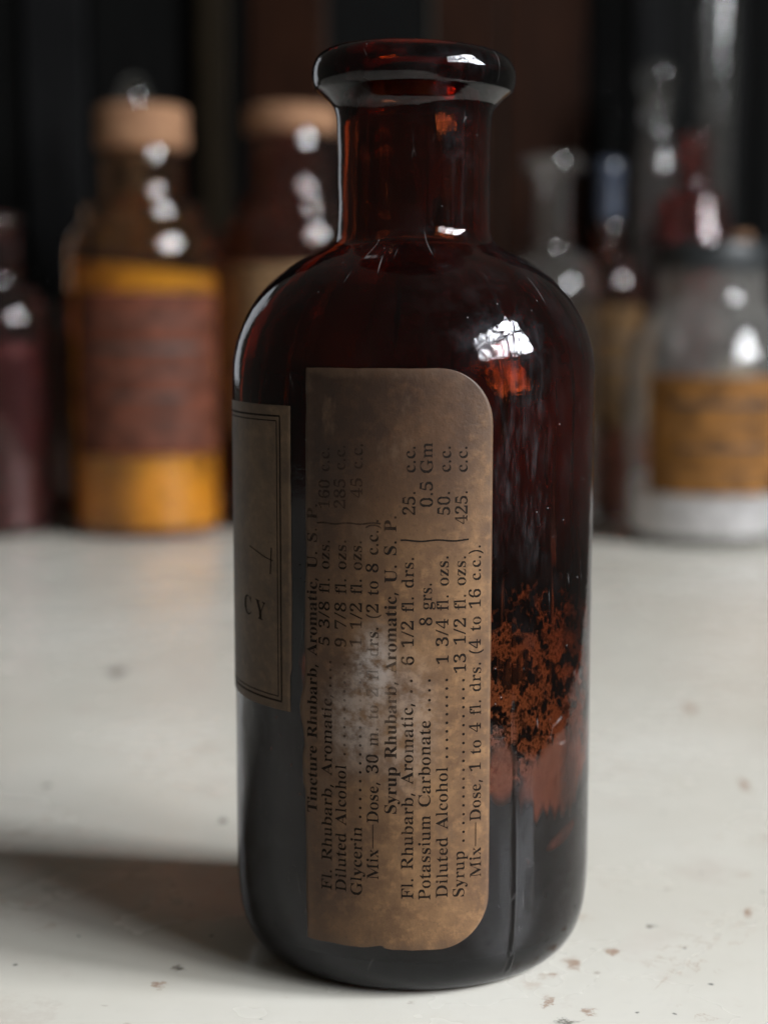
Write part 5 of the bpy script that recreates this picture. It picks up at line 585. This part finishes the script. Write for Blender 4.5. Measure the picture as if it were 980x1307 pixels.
'rs': [409,[151,-10,133,-8,110,-3,87,6,73,9,64,7,56,1,51,-9,36,-9,36,105,53,105,61,79,72,57,87,39,103,26,121,17,140,15,156,16,168,20,179,27,186,35,193,46,196,58,188,76,176,92,156,105,107,130,85,142,68,155,54,169,45,185,39,202,50,220,40,247,49,270,65,291,86,306,114,316,141,319,164,316,199,308,206,306,213,305,220,306,226,311,230,319,244,319,244,222,228,222,220,244,209,262,196,277,182,288,166,294,149,296,136,295,125,292,116,286,110,278,103,269,101,259,101,249,109,240,115,232,123,225,134,218,146,212,191,189,212,178,229,165,241,151,250,136,255,117,247,95,254,65,244,39,228,18,206,2,178,-7],[37,38,39,44,45,46,44,46,47,37,39,40,36,37,40,43,44,47,36,40,41,35,36,41,42,43,47,35,41,42,35,42,54,54,42,53,53,42,52,52,42,51,51,42,50,50,42,47,35,54,55,35,55,56,35,56,57,34,35,57,34,57,58,34,58,59,33,34,59,33,59,60,49,50,47,33,60,61,33,61,62,32,33,62,48,49,47,32,62,63,32,63,64,32,64,65,31,32,65,31,65,66,31,66,67,30,31,67,30,67,68,29,30,68,29,68,69,28,29,69,28,69,70,27,28,70,27,70,71,26,27,71,26,71,72,25,26,72,25,72,73,8,9,10,8,10,11,24,25,73,24,73,74,23,24,74,8,11,12,22,23,74,22,74,75,21,22,75,8,12,13,20,21,75,20,75,76,8,13,5,5,13,14,19,20,76,18,19,76,5,14,4,4,14,15,17,18,76,17,76,77,4,15,16,16,17,77,4,16,77,3,4,77,8,5,6,2,3,77,2,77,78,8,6,7,1,2,78,1,78,0]],
'rt': [349,[124,-9,100,-7,80,-1,66,10,56,26,50,46,64,71,61,279,20,279,20,300,88,369,105,389,118,407,129,424,144,424,128,310,203,310,203,279,132,279,129,82,130,69,147,59,149,51,154,45,160,41,168,40,183,44,195,56,206,75,222,66,198,24,165,-1],[12,13,14,12,14,15,11,12,15,10,11,15,9,10,15,9,15,16,9,16,17,8,9,17,7,8,17,6,7,18,18,7,17,6,18,19,6,19,20,27,28,29,5,6,20,5,20,21,27,29,30,5,21,22,26,27,30,5,22,23,4,5,23,4,23,24,25,26,30,4,24,25,4,25,30,3,4,30,3,30,31,2,3,31,1,2,31,1,31,0]],
'ru': [496,[131,-10,106,-7,81,2,65,17,54,38,48,65,61,97,61,248,60,262,43,274,39,282,33,289,24,293,11,294,33,310,121,310,127,74,128,63,146,54,151,46,158,40,166,37,177,36,196,39,213,49,243,66,243,248,243,263,225,275,221,283,214,289,204,293,189,294,212,310,302,310,309,70,308,56,327,46,331,39,338,34,347,31,360,30,359,13,321,10,277,3,228,-10,228,40,216,26,202,13,186,3,169,-4,150,-9],[13,14,15,13,15,12,12,15,11,11,15,8,8,15,16,32,33,34,32,34,31,31,34,30,30,34,29,29,34,27,27,34,35,10,11,8,28,29,27,9,10,8,26,27,35,7,8,16,6,7,16,25,26,35,5,6,16,5,16,17,25,35,36,24,25,36,4,5,17,4,17,18,24,36,37,4,18,19,23,24,37,4,19,20,23,37,46,46,37,38,23,46,47,45,46,38,4,20,21,22,23,47,45,38,39,3,4,21,3,21,22,3,22,47,45,39,40,45,40,41,45,41,44,44,41,43,43,41,42,3,47,48,2,3,48,2,48,49,2,49,50,1,2,50,1,50,51,0,1,51]],
'rx': [440,[22,0,5,15,24,23,44,37,62,56,140,136,43,263,31,279,18,289,4,293,32,310,140,310,169,294,153,293,143,288,122,280,149,260,183,206,224,257,230,265,233,272,234,279,234,284,231,287,227,290,201,294,217,310,295,310,311,296,292,289,273,275,254,254,181,184,291,36,303,21,307,18,312,16,319,15,291,0,183,0,155,16,178,19,182,22,185,26,204,30,184,38,180,48,173,59,138,114,97,61,90,51,86,42,85,34,88,23,98,17,114,15,118,15,101,0],[9,10,11,9,11,12,25,26,27,25,27,28,25,28,29,9,12,13,24,25,29,8,9,13,8,13,14,23,24,29,7,8,14,23,29,30,7,14,15,22,23,30,21,22,30,7,15,16,6,7,16,20,21,30,20,30,31,19,20,31,18,19,31,5,6,16,5,16,17,17,18,31,17,31,32,5,17,32,5,32,33,4,5,48,48,5,33,4,48,49,47,48,33,4,49,50,46,47,33,3,4,50,3,50,51,45,46,33,3,51,52,44,45,33,2,3,52,44,33,34,2,52,53,43,44,34,42,43,34,2,53,54,1,2,54,41,42,34,41,34,35,40,41,35,40,35,36,1,54,55,40,36,37,39,40,37,39,37,38,0,1,55,0,55,56,0,56,57]],
'ry': [421,[52,-140,37,-139,22,-133,10,-125,1,-113,-5,-100,4,-84,-5,-73,-2,-62,5,-53,13,-46,24,-41,36,-40,46,-41,56,-44,64,-49,70,-57,73,-65,64,-76,64,-81,64,-87,75,-94,79,-97,86,-99,94,-96,104,-88,114,-74,129,-44,140,-5,36,251,25,275,15,287,11,291,4,293,-3,293,-5,293,24,310,134,310,162,293,136,289,132,286,111,281,111,275,130,267,133,257,185,119,230,241,236,260,238,274,237,281,234,286,229,289,203,293,216,310,287,310,300,293,291,292,283,288,277,281,259,242,162,-24,151,-53,140,-77,129,-96,118,-111,107,-122,95,-131,83,-136,68,-139],[35,36,37,35,37,38,52,53,54,52,54,55,34,35,38,33,34,38,33,38,39,51,52,55,51,55,56,32,33,39,51,56,57,31,32,39,31,39,40,50,51,57,50,57,58,30,31,40,30,40,41,49,50,58,30,41,42,48,49,58,48,58,59,29,30,42,29,42,43,47,48,59,29,43,44,46,47,59,29,44,45,28,29,45,46,59,60,45,46,60,28,45,60,27,28,60,27,60,61,11,12,13,11,13,14,10,11,14,10,14,15,26,27,61,9,10,15,9,15,16,26,61,62,8,9,16,8,16,17,7,8,17,7,17,18,6,7,18,25,26,62,6,18,19,25,62,63,6,19,20,5,6,20,5,20,21,24,25,63,5,21,22,24,63,64,23,24,64,5,22,23,5,23,64,4,5,64,4,64,65,3,4,65,3,65,66,2,3,66,2,66,67,1,2,67,1,67,68,0,1,68]],
'rz': [414,[41,0,13,14,180,287,128,287,106,286,87,280,72,272,61,258,51,240,44,216,26,216,60,310,246,310,275,291,113,25,152,25,181,27,205,33,223,44,237,59,249,80,260,107,276,107,240,0],[10,11,7,7,11,6,6,11,5,5,11,4,4,11,12,4,12,3,3,12,13,3,13,2,2,13,14,1,2,14,10,7,8,10,8,9,20,21,22,20,22,23,19,20,23,18,19,23,17,18,23,16,17,23,15,16,23,1,14,15,1,15,23,0,1,23]]}

def glyph_mesh(lines, R=30.115, EM=4.0, LSB=121):
    bm = bmesh.new(); uvl = bm.loops.layers.uv.new('map'); rr = random.Random(4)
    def put(vs, ts):
        n = []; uv = {}
        for th, z in vs:
            p = bm.verts.new((R * math.sin(rad(th)) / 1000, -R * math.cos(rad(th)) / 1000, z / 1000)); n.append(p); uv[p] = (rad(th) * 30, z)
        for t in ts:
            q = [n[i] for i in t]
            if len(set(q)) < 3: continue
            # face away from the axis
            f = bm.faces.new(q)
            for lp in f.loops: lp[uvl].uv = uv[lp.vert]
    deg = 57.2958 / 30
    for wgt, s, th0, th1, z0, z1 in lines:
        if wgt == 'd':
            for k in range(s):
                z = z0 + (z1 - z0) * (k + .5) / s; th = th0 + (th1 - th0) * k / s; r = .22
                put([(th - .25 * deg + r * deg * math.cos(a), z + r * math.sin(a)) for a in [i * math.pi / 4 for i in range(8)]], [(0, i, i + 1) for i in range(1, 7)])
            continue
        adv = 0; items = []
        for ch in s:
            if ch == '~': items.append((adv, None)); adv += 960; continue
            a, v, t = GLYPHS[wgt + ch]; items.append((adv, (v, t))); adv += (a - LSB) if ch != ' ' else 260
        sc_ = (z1 - z0) / (adv - 30)
        for x, g in items:
            th = th0 + (th1 - th0) * x / adv; jx = rr.uniform(-.03, .03)
            if g is None:
                put([(th - .20 * EM * deg, z0 + (x + 30) * sc_), (th - .20 * EM * deg, z0 + (x + 930) * sc_), (th - .235 * EM * deg, z0 + (x + 930) * sc_), (th - .235 * EM * deg, z0 + (x + 30) * sc_)], [(0, 1, 2), (0, 2, 3)]); continue
            v, t = g
            put([(th - (v[i + 1] / 1000 * EM + jx) * deg, z0 + (x + v[i]) * sc_) for i in range(0, len(v), 2)], [t[i:i + 3] for i in range(0, len(t), 3)])
    return bm
LINES = [
('b', 'Tincture Rhubarb, Aromatic, U. S. P.', -29.5, -28.97, 26.61, 75.21),
('r', 'Fl. Rhubarb, Aromatic,', -24.49, -24.24, 14.52, 45.87),
('d', 4, -24.23, -24.19, 46.61, 51.51),
('r', '5 3/8 fl. ozs.', -24.95, -24.81, 53.31, 69.81),
('r', '160 c.c.', -24.77, -24.69, 74.49, 83.91),
('r', 'Diluted Alcohol', -19.87, -19.76, 14.61, 34.87),
('d', 11, -19.75, -19.66, 35.99, 51.47),
('r', '9 7/8 fl. ozs.', -19.65, -19.56, 53.29, 69.96),
('r', '285 c.c.', -19.78, -19.72, 74.61, 84.34),
('r', 'Glycerin', -14.94, -14.91, 14.28, 25.3),
('d', 18, -14.91, -14.83, 26.3, 51.64),
('r', '1 1/2 fl. ozs.', -14.82, -14.77, 53.46, 69.95),
('r', '45 c.c.', -14.51, -14.49, 76.38, 84.65),
('r', 'Mix~Dose, 30 m. to 2 fl. drs. (2 to 8 c.c.).', -9.93, -9.88, 17.13, 73.24),
('b', 'Syrup Rhubarb, Aromatic, U. S. P.', -4.58, -4.66, 27.61, 73.88),
('r', 'Fl. Rhubarb, Aromatic,', 0.3, 0.18, 14.19, 45.2),
('d', 2, 0.17, 0.16, 46.18, 49.45),
('r', '6 1/2 fl. drs.', 0.38, 0.31, 50.91, 67.6),
('r', '25.', 0.74, 0.72, 73.9, 77.56),
('r', 'c.c.', 0.71, 0.69, 80.27, 84.38),
('r', 'Potassium Carbonate', 5.39, 5.21, 14.04, 42.38),
('d', 4, 5.43, 5.39, 43.35, 49.44),
('r', '8 grs.', 5.57, 5.53, 57.05, 63.65),
('r', '0.5', 5.68, 5.65, 75.07, 79.08),
('r', 'Gm', 5.64, 5.61, 80.14, 84.84),
('r', 'Diluted Alcohol', 10.54, 10.35, 14.3, 35.06),
('d', 10, 10.58, 10.45, 36.04, 49.37),
('r', '1 3/4 fl. ozs.', 10.44, 10.29, 51.06, 67.78),
('r', '50.', 10.69, 10.66, 73.84, 77.52),
('r', 'c.c.', 10.86, 10.82, 80.35, 84.35),
('r', 'Syrup', 15.56, 15.47, 14.22, 21.62),
('d', 19, 15.7, 15.39, 22.61, 49.25),
('r', '13 1/2 fl. ozs.', 15.62, 15.41, 49.6, 67.7),
('r', '425.', 15.83, 15.76, 72.47, 77.57),
('r', 'c.c.', 15.73, 15.68, 80.29, 84.3),
('r', 'Mix~Dose, 1 to 4 fl. drs. (4 to 16 c.c.).', 20.71, 19.95, 17.21, 69.28)]

INK = ink_material('printing_ink', True)
bm = glyph_mesh(LINES)
uvl = bm.loops.layers.uv['map']
def rule(bm, R, pts, wid):
    """a printed line along (theta, z) points"""
    uvl = bm.loops.layers.uv['map']; last = None
    for i, (t, z) in enumerate(pts):
        t2, z2 = pts[min(i + 1, len(pts) - 1)]; t1, z1 = pts[max(i - 1, 0)]
        dx, dz = rad(t2 - t1) * 30, z2 - z1; L = math.hypot(dx, dz) or 1; nx, nz = -dz / L * wid / 2, dx / L * wid / 2
        pr = []
        for s in (-1, 1):
            tt = t + math.degrees(s * nx / 30); zz = z + s * nz
            p = bm.verts.new((R * math.sin(rad(tt)) / 1000, -R * math.cos(rad(tt)) / 1000, zz / 1000)); pr.append((p, (rad(tt) * 30, zz)))
        if last:
            f = bm.faces.new((last[0][0], pr[0][0], pr[1][0], last[1][0]))
            d = dict([last[0], pr[0], pr[1], last[1]])
            for lp in f.loops: lp[uvl].uv = d[lp.vert]
        last = pr
def seg(a, b, n=14, w=None): return [(a[0] + (b[0] - a[0]) * i / n, a[1] + (b[1] - a[1]) * i / n + (w(i) if w else 0)) for i in range(n + 1)]
rule(bm, 30.115, seg((-29, 72.3), (-9.2, 72.65), 16, lambda i: .1 * math.sin(i)), .26)
rule(bm, 30.115, seg((-3.5, 70.1), (16.3, 70.1), 16, lambda i: .1 * math.sin(i * .8 + 1)), .26)
me = bpy.data.meshes.new('print'); bm.to_mesh(me); bm.free()
txt = link('printed_text', me, INK, lab, smooth=False)

# the second label, wrapping round to the back
LP2 = label_paper('aged_grey_brown_paper', (.092, .055, .029), (.050, .029, .016), smudge=False, stain_and_shade=False)
w4 = wav(.3, .15, 8)
lab2 = link('label', patch(30, lambda z, v: -168 + w4(z + 9), lambda z, v: -38.6 + w4(z) * .6 - (.8 if z < 48 else 0), lambda u: 42.0 + w3(u) * .5, lambda u: 90.0 + w3(u + 1) * .4, 90, 40, .035, .05), LP2, bottle)
lab2['label'] = 'framed pharmacy label with a double ruled border wrapping out of sight'
bm = glyph_mesh([]); uvl = bm.loops.layers.uv['map']
for ins, wd in ((0, .30), (.75, .18)):
    d = ins / 30 * 57.3
    a, b, c0, c1 = -164 + d, -43.0 - d, 43.4 + ins, 88.3 - ins
    rule(bm, 30.115, seg((b, c0), (b, c1), 20), wd); rule(bm, 30.115, seg((a, c0), (a, c1), 20), wd)
    rule(bm, 30.115, seg((a, c0), (b, c0), 90), wd); rule(bm, 30.115, seg((a, c1), (b, c1), 90), wd)
def flat_text(bm, s, th, z, em, wgt='b', R=30.115, slope=0.0):
    uvl = bm.loops.layers.uv['map']
    x = 0
    for ch in s:
        a, v, t = GLYPHS[wgt + ch]; n = []; uv = {}
        for i in range(0, len(v), 2):
            tt = th + math.degrees((x + v[i]) / 1000 * em / 30); zz = z + v[i + 1] / 1000 * em + slope * (x + v[i]) / 1000 * em
            p = bm.verts.new((R * math.sin(rad(tt)) / 1000, -R * math.cos(rad(tt)) / 1000, zz / 1000)); n.append(p); uv[p] = (rad(tt) * 30, zz)
        for i in range(0, len(t), 3):
            f = bm.faces.new([n[k] for k in t[i:i + 3]])
            for lp in f.loops: lp[uvl].uv = uv[lp.vert]
        x += a - 121
flat_text(bm, 'C', -64.6, 56.2, 6.6, slope=-.10); flat_text(bm, 'Y', -56.0, 55.9, 6.6, slope=-.10)
# handwriting: a looped pen stroke and a long cross stroke
pen = [(-60, 67.2), (-55, 66.6), (-50, 65.9), (-46.5, 65.6)]
rule(bm, 30.115, [p for p in curve(pen, 6)], .17)
rule(bm, 30.115, seg((-47.2, 67.6), (-47.8, 63.4), 5), .28)
me = bpy.data.meshes.new('print2'); bm.to_mesh(me); bm.free()
txt2 = link('printed_text', me, ink_material('faded_ink', False), lab2, smooth=False)

# ------------------------------------------------------------------ the row of bottles behind
CORK = cork_material()
AMBER = glass('amber_glass', (.93, .56, .08), 330, dust=.012)
BROWN = glass('brown_glass', (.85, .36, .05), 520)
RED = glass('ruby_glass', (.88, .16, .08), 420)
BLUE = glass('blue_black_glass', (.55, .66, .80), 500)
CLEAR = glass('clear_glass', (.90, .94, .92), 12, dust=.05)
DUSTY = glass('dusty_clear_glass', (.90, .94, .92), 12, dust=.24)
def shell(prof, wall, base=3.0, mouth=None):
    """closed glass shell: outer profile plus an inner one set in by the wall thickness"""
    o = curve(prof, 3)
    inner = []
    for i in range(len(o)):
        a = o[max(0, i - 1)]; b = o[min(len(o) - 1, i + 1)]; L = math.dist(a, b) or 1
        nx, nz = (b[1] - a[1]) / L, -(b[0] - a[0]) / L
        r, z = o[i][0] - nx * wall, o[i][1] - nz * wall
        if z > base and r > 0: inner.append((r, z))
    # keep a monotone inner wall
    out = []; zl = -1
    for r, z in inner:
        if z > zl + .05 and z < o[-1][1] - .2: out.append((r, z)); zl = z
    out = [(0, base), (out[0][0] * .85, base)] + out
    return o, out
def bottle_profile(R, h_sh0, h_sh1, rn, h_neck, lip=None):
    p = [(0, 1.2), (R * .7, 1.0), (R * .82, .1), (R * .93, 1.0), (R * .985, 3.5), (R, 8), (R, h_sh0 * .5), (R, h_sh0), (R * .95, h_sh0 + (h_sh1 - h_sh0) * .38), (R * .80, h_sh0 + (h_sh1 - h_sh0) * .70), (R * .5 + rn * .5, h_sh0 + (h_sh1 - h_sh0) * .92), (rn * 1.06, h_sh1 + .8), (rn, h_sh1 + 3.5)]
    if lip:
        lr, lh = lip
        p += [(rn, h_neck - lh - 1.5), (rn * .7 + lr * .3, h_neck - lh), (lr, h_neck - lh * .7), (lr, h_neck - lh * .25), (lr - 1, h_neck - .2)]
    else: p += [(rn, h_neck - 1), (rn - .7, h_neck)]
    return p
def glass_part(t, prof, wall, mat, n=72, name='glass_body'):
    o, i = shell(prof, wall)
    me = lathe(o + i[::-1], n)
    return link(name, me, mat, t), i
def fill_part(t, inner, z_top, mat, name='powder', gap=.5, tiltz=0.0, n=56):
    p = [(0, inner[0][1] + .3)]
    for r, z in inner:
        if .5 < r and z < z_top - .5 and z >= inner[0][1]: p.append((max(.1, r - gap), z + .3))
    r_last = p[-1][0]
    p += [(r_last, z_top - .6), (r_last - 1.2, z_top), (r_last * .5, z_top + .8), (0, z_top + 1.0)]
    rr = random.Random(len(p)); ph = rr.uniform(0, 6)
    def wob(tt, r, z):
        if z > z_top - 1: z += tiltz * r * math.sin(rad(tt) + ph) + .5 * math.sin(rad(tt) * 3 + ph) * r / 30
        return r, z
    return link(name, lathe(p, n, None, wob), mat, t)
def cork_part(t, r, z0, z1, name='cork'):
    p = [(0, z0), (r * .9, z0), (r * .96, z0 + .5), (r, z0 + (z1 - z0) * .6), (r * .995, z1 - 1.2), (r * .95, z1 - .2), (r * .6, z1), (0, z1 - .2)]
    rr = random.Random(int(r * 10))
    a = [rr.uniform(0, 6) for _ in range(3)]
    return link(name, lathe(curve(p, 3), 40, None, lambda tt, r_, z: (r_ * (1 + .012 * math.sin(2 * rad(tt) + a[0]) + .01 * math.sin(5 * rad(tt) + a[1])), z + .02 * r_ * math.sin(rad(tt) + a[2]))), CORK, t)
def paper_part(t, R, a0, a1, z0, z1, mat, rows=(), ink=None, name='label'):
    o = link(name, patch(R, lambda z, v: a0, lambda z, v: a1, lambda u: z0, lambda u: z1, 30, 16, .05, .15), mat, t)
    if rows:
        bm = glyph_mesh([])
        for a, b, z, wd in rows:
            rule(bm, R + .3, seg((a, z), (b, z), 24), wd)
        me = bpy.data.meshes.new('rules'); bm.to_mesh(me); bm.free(); link('printed_rule', me, ink, o, smooth=False)
    return o
ROWG = 'old apothecary bottles lined up behind the medicine bottle'
INK2 = plain('blurred_label_ink', (.03, .022, .018), .6, .2, 60, 0)

# yellow powder bottle
t = thing('powder_bottle', 'corked amber bottle full of yellow powder with a reddish brown label', 'bottle', (-.1276, .511, 0), ROWG)
_, inn = glass_part(t, bottle_profile(37, 131, 156, 19.8, 181), 2.4, AMBER)
fill_part(t, inn, 125, plain('yellow_powder', (.54, .41, .055), .95, .6, 34, .002), tiltz=.09)
cork_part(t, 21.2, 179.5, 200)
paper_part(t, 37, -46, 72, 39, 114, printed_label_material('red_brown_label', (.098, .030, .016), None, 0), [(-35, 55, 101, 1.2), (-30, 52, 88, 3.2), (-34, 54, 77, 1.4), (-20, 40, 66, 2.2), (-30, 50, 56, 1.0), (-34, 55, 49, 1.0)], INK2)

# dark bottle at the left edge
t = thing('dark_bottle', 'dark purple brown bottle with ringed neck, left of the yellow powder bottle', 'bottle', (-.1955, .505, 0), ROWG)
p = bottle_profile(24.5, 99, 117, 10.2, 150, (12, 5))
glass_part(t, p, 2.2, glass('purple_brown_glass', (.80, .40, .38), 520))
o, i = shell(p, 2.2)
fill_part(t, i, 92, plain('dark_syrup', (.045, .016, .018), .25, .2, 40, 0), 'syrup')

# short dark jar between them, further back
t = thing('dark_jar', 'short black brown jar in the gap between the dark bottle and the yellow one', 'jar', (-.171, .585, 0), ROWG)
p = [(0, 1), (18, .2), (21, 1.5), (22, 5), (22, 80), (21, 92), (18.5, 97), (18.5, 100), (17.8, 101)]
_, inn = glass_part(t, p, 2, BROWN)
fill_part(t, inn, 80, plain('brown_powder', (.05, .020, .012), .9, .3, 90, .001))
link('lid', lathe(curve([(0, 97), (19.5, 97), (19.5, 97), (20.2, 98), (20.2, 109), (19.4, 110.5), (16, 111), (0, 111)], 3), 48), plain('black_lid', (.018, .016, .015), .4, .2, 60, 0), t)

# brown corked bottle
t = thing('corked_bottle', 'dark brown corked bottle with a tan label, half hidden behind the medicine bottle', 'bottle', (-.0590, .535, 0), ROWG)
_, inn = glass_part(t, bottle_profile(33.5, 138, 159, 20.5, 191), 2.4, BROWN)
fill_part(t, inn, 120, plain('dark_bark_powder', (.06, .025, .014), .95, .35, 90, .001))
cork_part(t, 22.2, 189, 202)
paper_part(t, 33.5, -80, 60, 46, 127, printed_label_material('tan_label', (.20, .12, .06), None, 0), [(-60, 40, 112, 1.2), (-50, 30, 95, 3), (-55, 35, 80, 1.4)], INK2)

# clear bottle with flared lip
t = thing('clear_bottle', 'empty looking clear glass bottle with a flared flat lip beside the medicine bottle', 'bottle', (.0655, .525, 0), ROWG)
_, inn = glass_part(t, bottle_profile(24.6, 113, 133, 9, 178, (15, 8)), 2.0, CLEAR)
fill_part(t, inn, 54, plain('grey_powder', (.30, .26, .22), .95, .25, 90, .001))

# stoppered bottle behind the gap
t = thing('stoppered_bottle', 'narrow amber bottle with a blue black stopper between the clear bottle and the jar', 'bottle', (.0985, .575, 0), ROWG)
_, inn = glass_part(t, bottle_profile(19, 116, 133, 7, 150), 1.8, BROWN)
fill_part(t, inn, 100, plain('rust_powder', (.12, .05, .02), .95, .3, 90, .001))
link('stopper', lathe(curve([(0, 143), (5.0, 143), (5.6, 149.5), (6.8, 151), (7.4, 158), (7.2, 170), (7.8, 176), (7, 180), (4, 181.5), (0, 182)], 3), 40), plain('blue_black_stopper', (.035, .042, .060), .18, .2, 40, 0, spec=.6), t)
paper_part(t, 19, -55, 60, 46, 108, printed_label_material('amber_label', (.105, .058, .022), None, 0), [(-40, 40, 92, 1.4), (-35, 35, 78, 2.4), (-38, 38, 64, 1.2)], INK2)

# red bottle
t = thing('red_bottle', 'deep red round shouldered bottle peeping over the black lid of the jar', 'bottle', (.1455, .600, 0), ROWG)
glass_part(t, bottle_profile(22, 130, 168, 7.6, 196, (9.5, 5)), 2.0, RED)
p = bottle_profile(22, 130, 168, 7.6, 196, (9.5, 5)); o, i = shell(p, 2.0)
fill_part(t, i, 140, plain('red_tincture', (.09, .012, .010), .3, .2, 40, 0), 'tincture')

# white powder jar
t = thing('powder_jar', 'clear jar of white powder with a black screw lid and an amber label', 'jar', (.1357, .486, 0), ROWG)
p = [(0, 1.6), (26, 1.2), (31, .1), (34.5, 1.0), (37, 4), (38, 9), (38, 40), (38, 76), (37, 86), (34, 95), (29.5, 103), (25.8, 109), (24.6, 113), (24.6, 122), (24.6, 132), (23.9, 133)]
_, inn = glass_part(t, p, 2.4, DUSTY, 96)
fill_part(t, inn, 29, plain('white_powder', (.86, .83, .84), .95, .08, 120, .0012), tiltz=.03)
lidm = plain('black_plastic_lid', (.018, .020, .021), .38, .2, 60, 0)
bm = bmesh.new()
lp = curve([(0, 134.5), (22, 134.5), (22, 134.5), (24.9, 134.5), (25, 123.5), (25, 123.5), (26.2, 123.2), (26.4, 124), (26.4, 134), (25.6, 135.7), (23, 136.2), (0, 136.0)], 2)
link('lid', lathe(lp, [-180 + 1.5 * k for k in range(240)], None, lambda tt, r, z: (r + (.22 * math.cos(rad(tt) * 60) if r > 26 and z < 134 else 0), z)), lidm, t)
paper_part(t, 38, -52, 58, 24.5, 76.5, printed_label_material('orange_brown_label', (.21, .090, .020), None, 0), [(-42, 48, 72.5, .8), (-36, 42, 64, 3.0), (-40, 46, 54, 1.2), (-30, 38, 45, 2.6), (-40, 46, 35, 1.0), (-42, 48, 28.5, .8)], INK2)

# small corked vial behind the jar
t = thing('corked_vial', 'small vial with a pale cork just showing behind the jar lid', 'vial', (.1660, .575, 0), ROWG)
_, inn = glass_part(t, bottle_profile(13, 108, 124, 6, 140), 1.5, CLEAR, 48)
fill_part(t, inn, 80, plain('pale_powder', (.45, .36, .26), .95, .2, 90, .001))
cork_part(t, 5.4, 136, 144.5)

# tall glass cylinders and a stoppered decanter in the dark at the back
t = thing('glass_cylinder', 'tall clear measuring cylinder rising above the red bottle', 'cylinder', (.163, .640, 0))
glass_part(t, [(0, 1), (24, .4), (24, .4), (25, 1.5), (25, 4), (23, 6), (13, 9), (10, 14), (10, 60), (10, 200), (10, 330), (11.5, 336)], 1.6, CLEAR, 64)
t = thing('tall_phial', 'tall slim clear phial with glass stopper standing in the dark at the right', 'phial', (.1325, .650, 0))
_, inn = glass_part(t, [(0, 1), (10, .3), (12.5, 1), (13, 5), (13, 120), (13, 180), (12, 190), (9, 198), (7.5, 202), (7.5, 216), (9.5, 219), (9.5, 222)], 1.6, CLEAR, 64)
link('stopper', lathe(curve([(0, 206), (5.2, 206), (5.6, 221), (6.2, 223), (8.5, 227), (9.5, 232), (8.5, 237), (5, 240), (0, 241)], 3), 40), CLEAR, t)
t = thing('glass_decanter', 'clear glass flask with pointed stopper behind the cork of the yellow powder bottle', 'decanter', (-.150, .625, 0))
_, inn = glass_part(t, bottle_profile(24, 150, 176, 8, 200, (11, 4)), 1.8, CLEAR)
link('stopper', lathe(curve([(0, 188), (5.8, 188), (6.2, 200.5), (7, 202), (8.5, 208), (9, 216), (7.5, 224), (4, 229), (0, 230.5)], 3), 40), CLEAR, t)
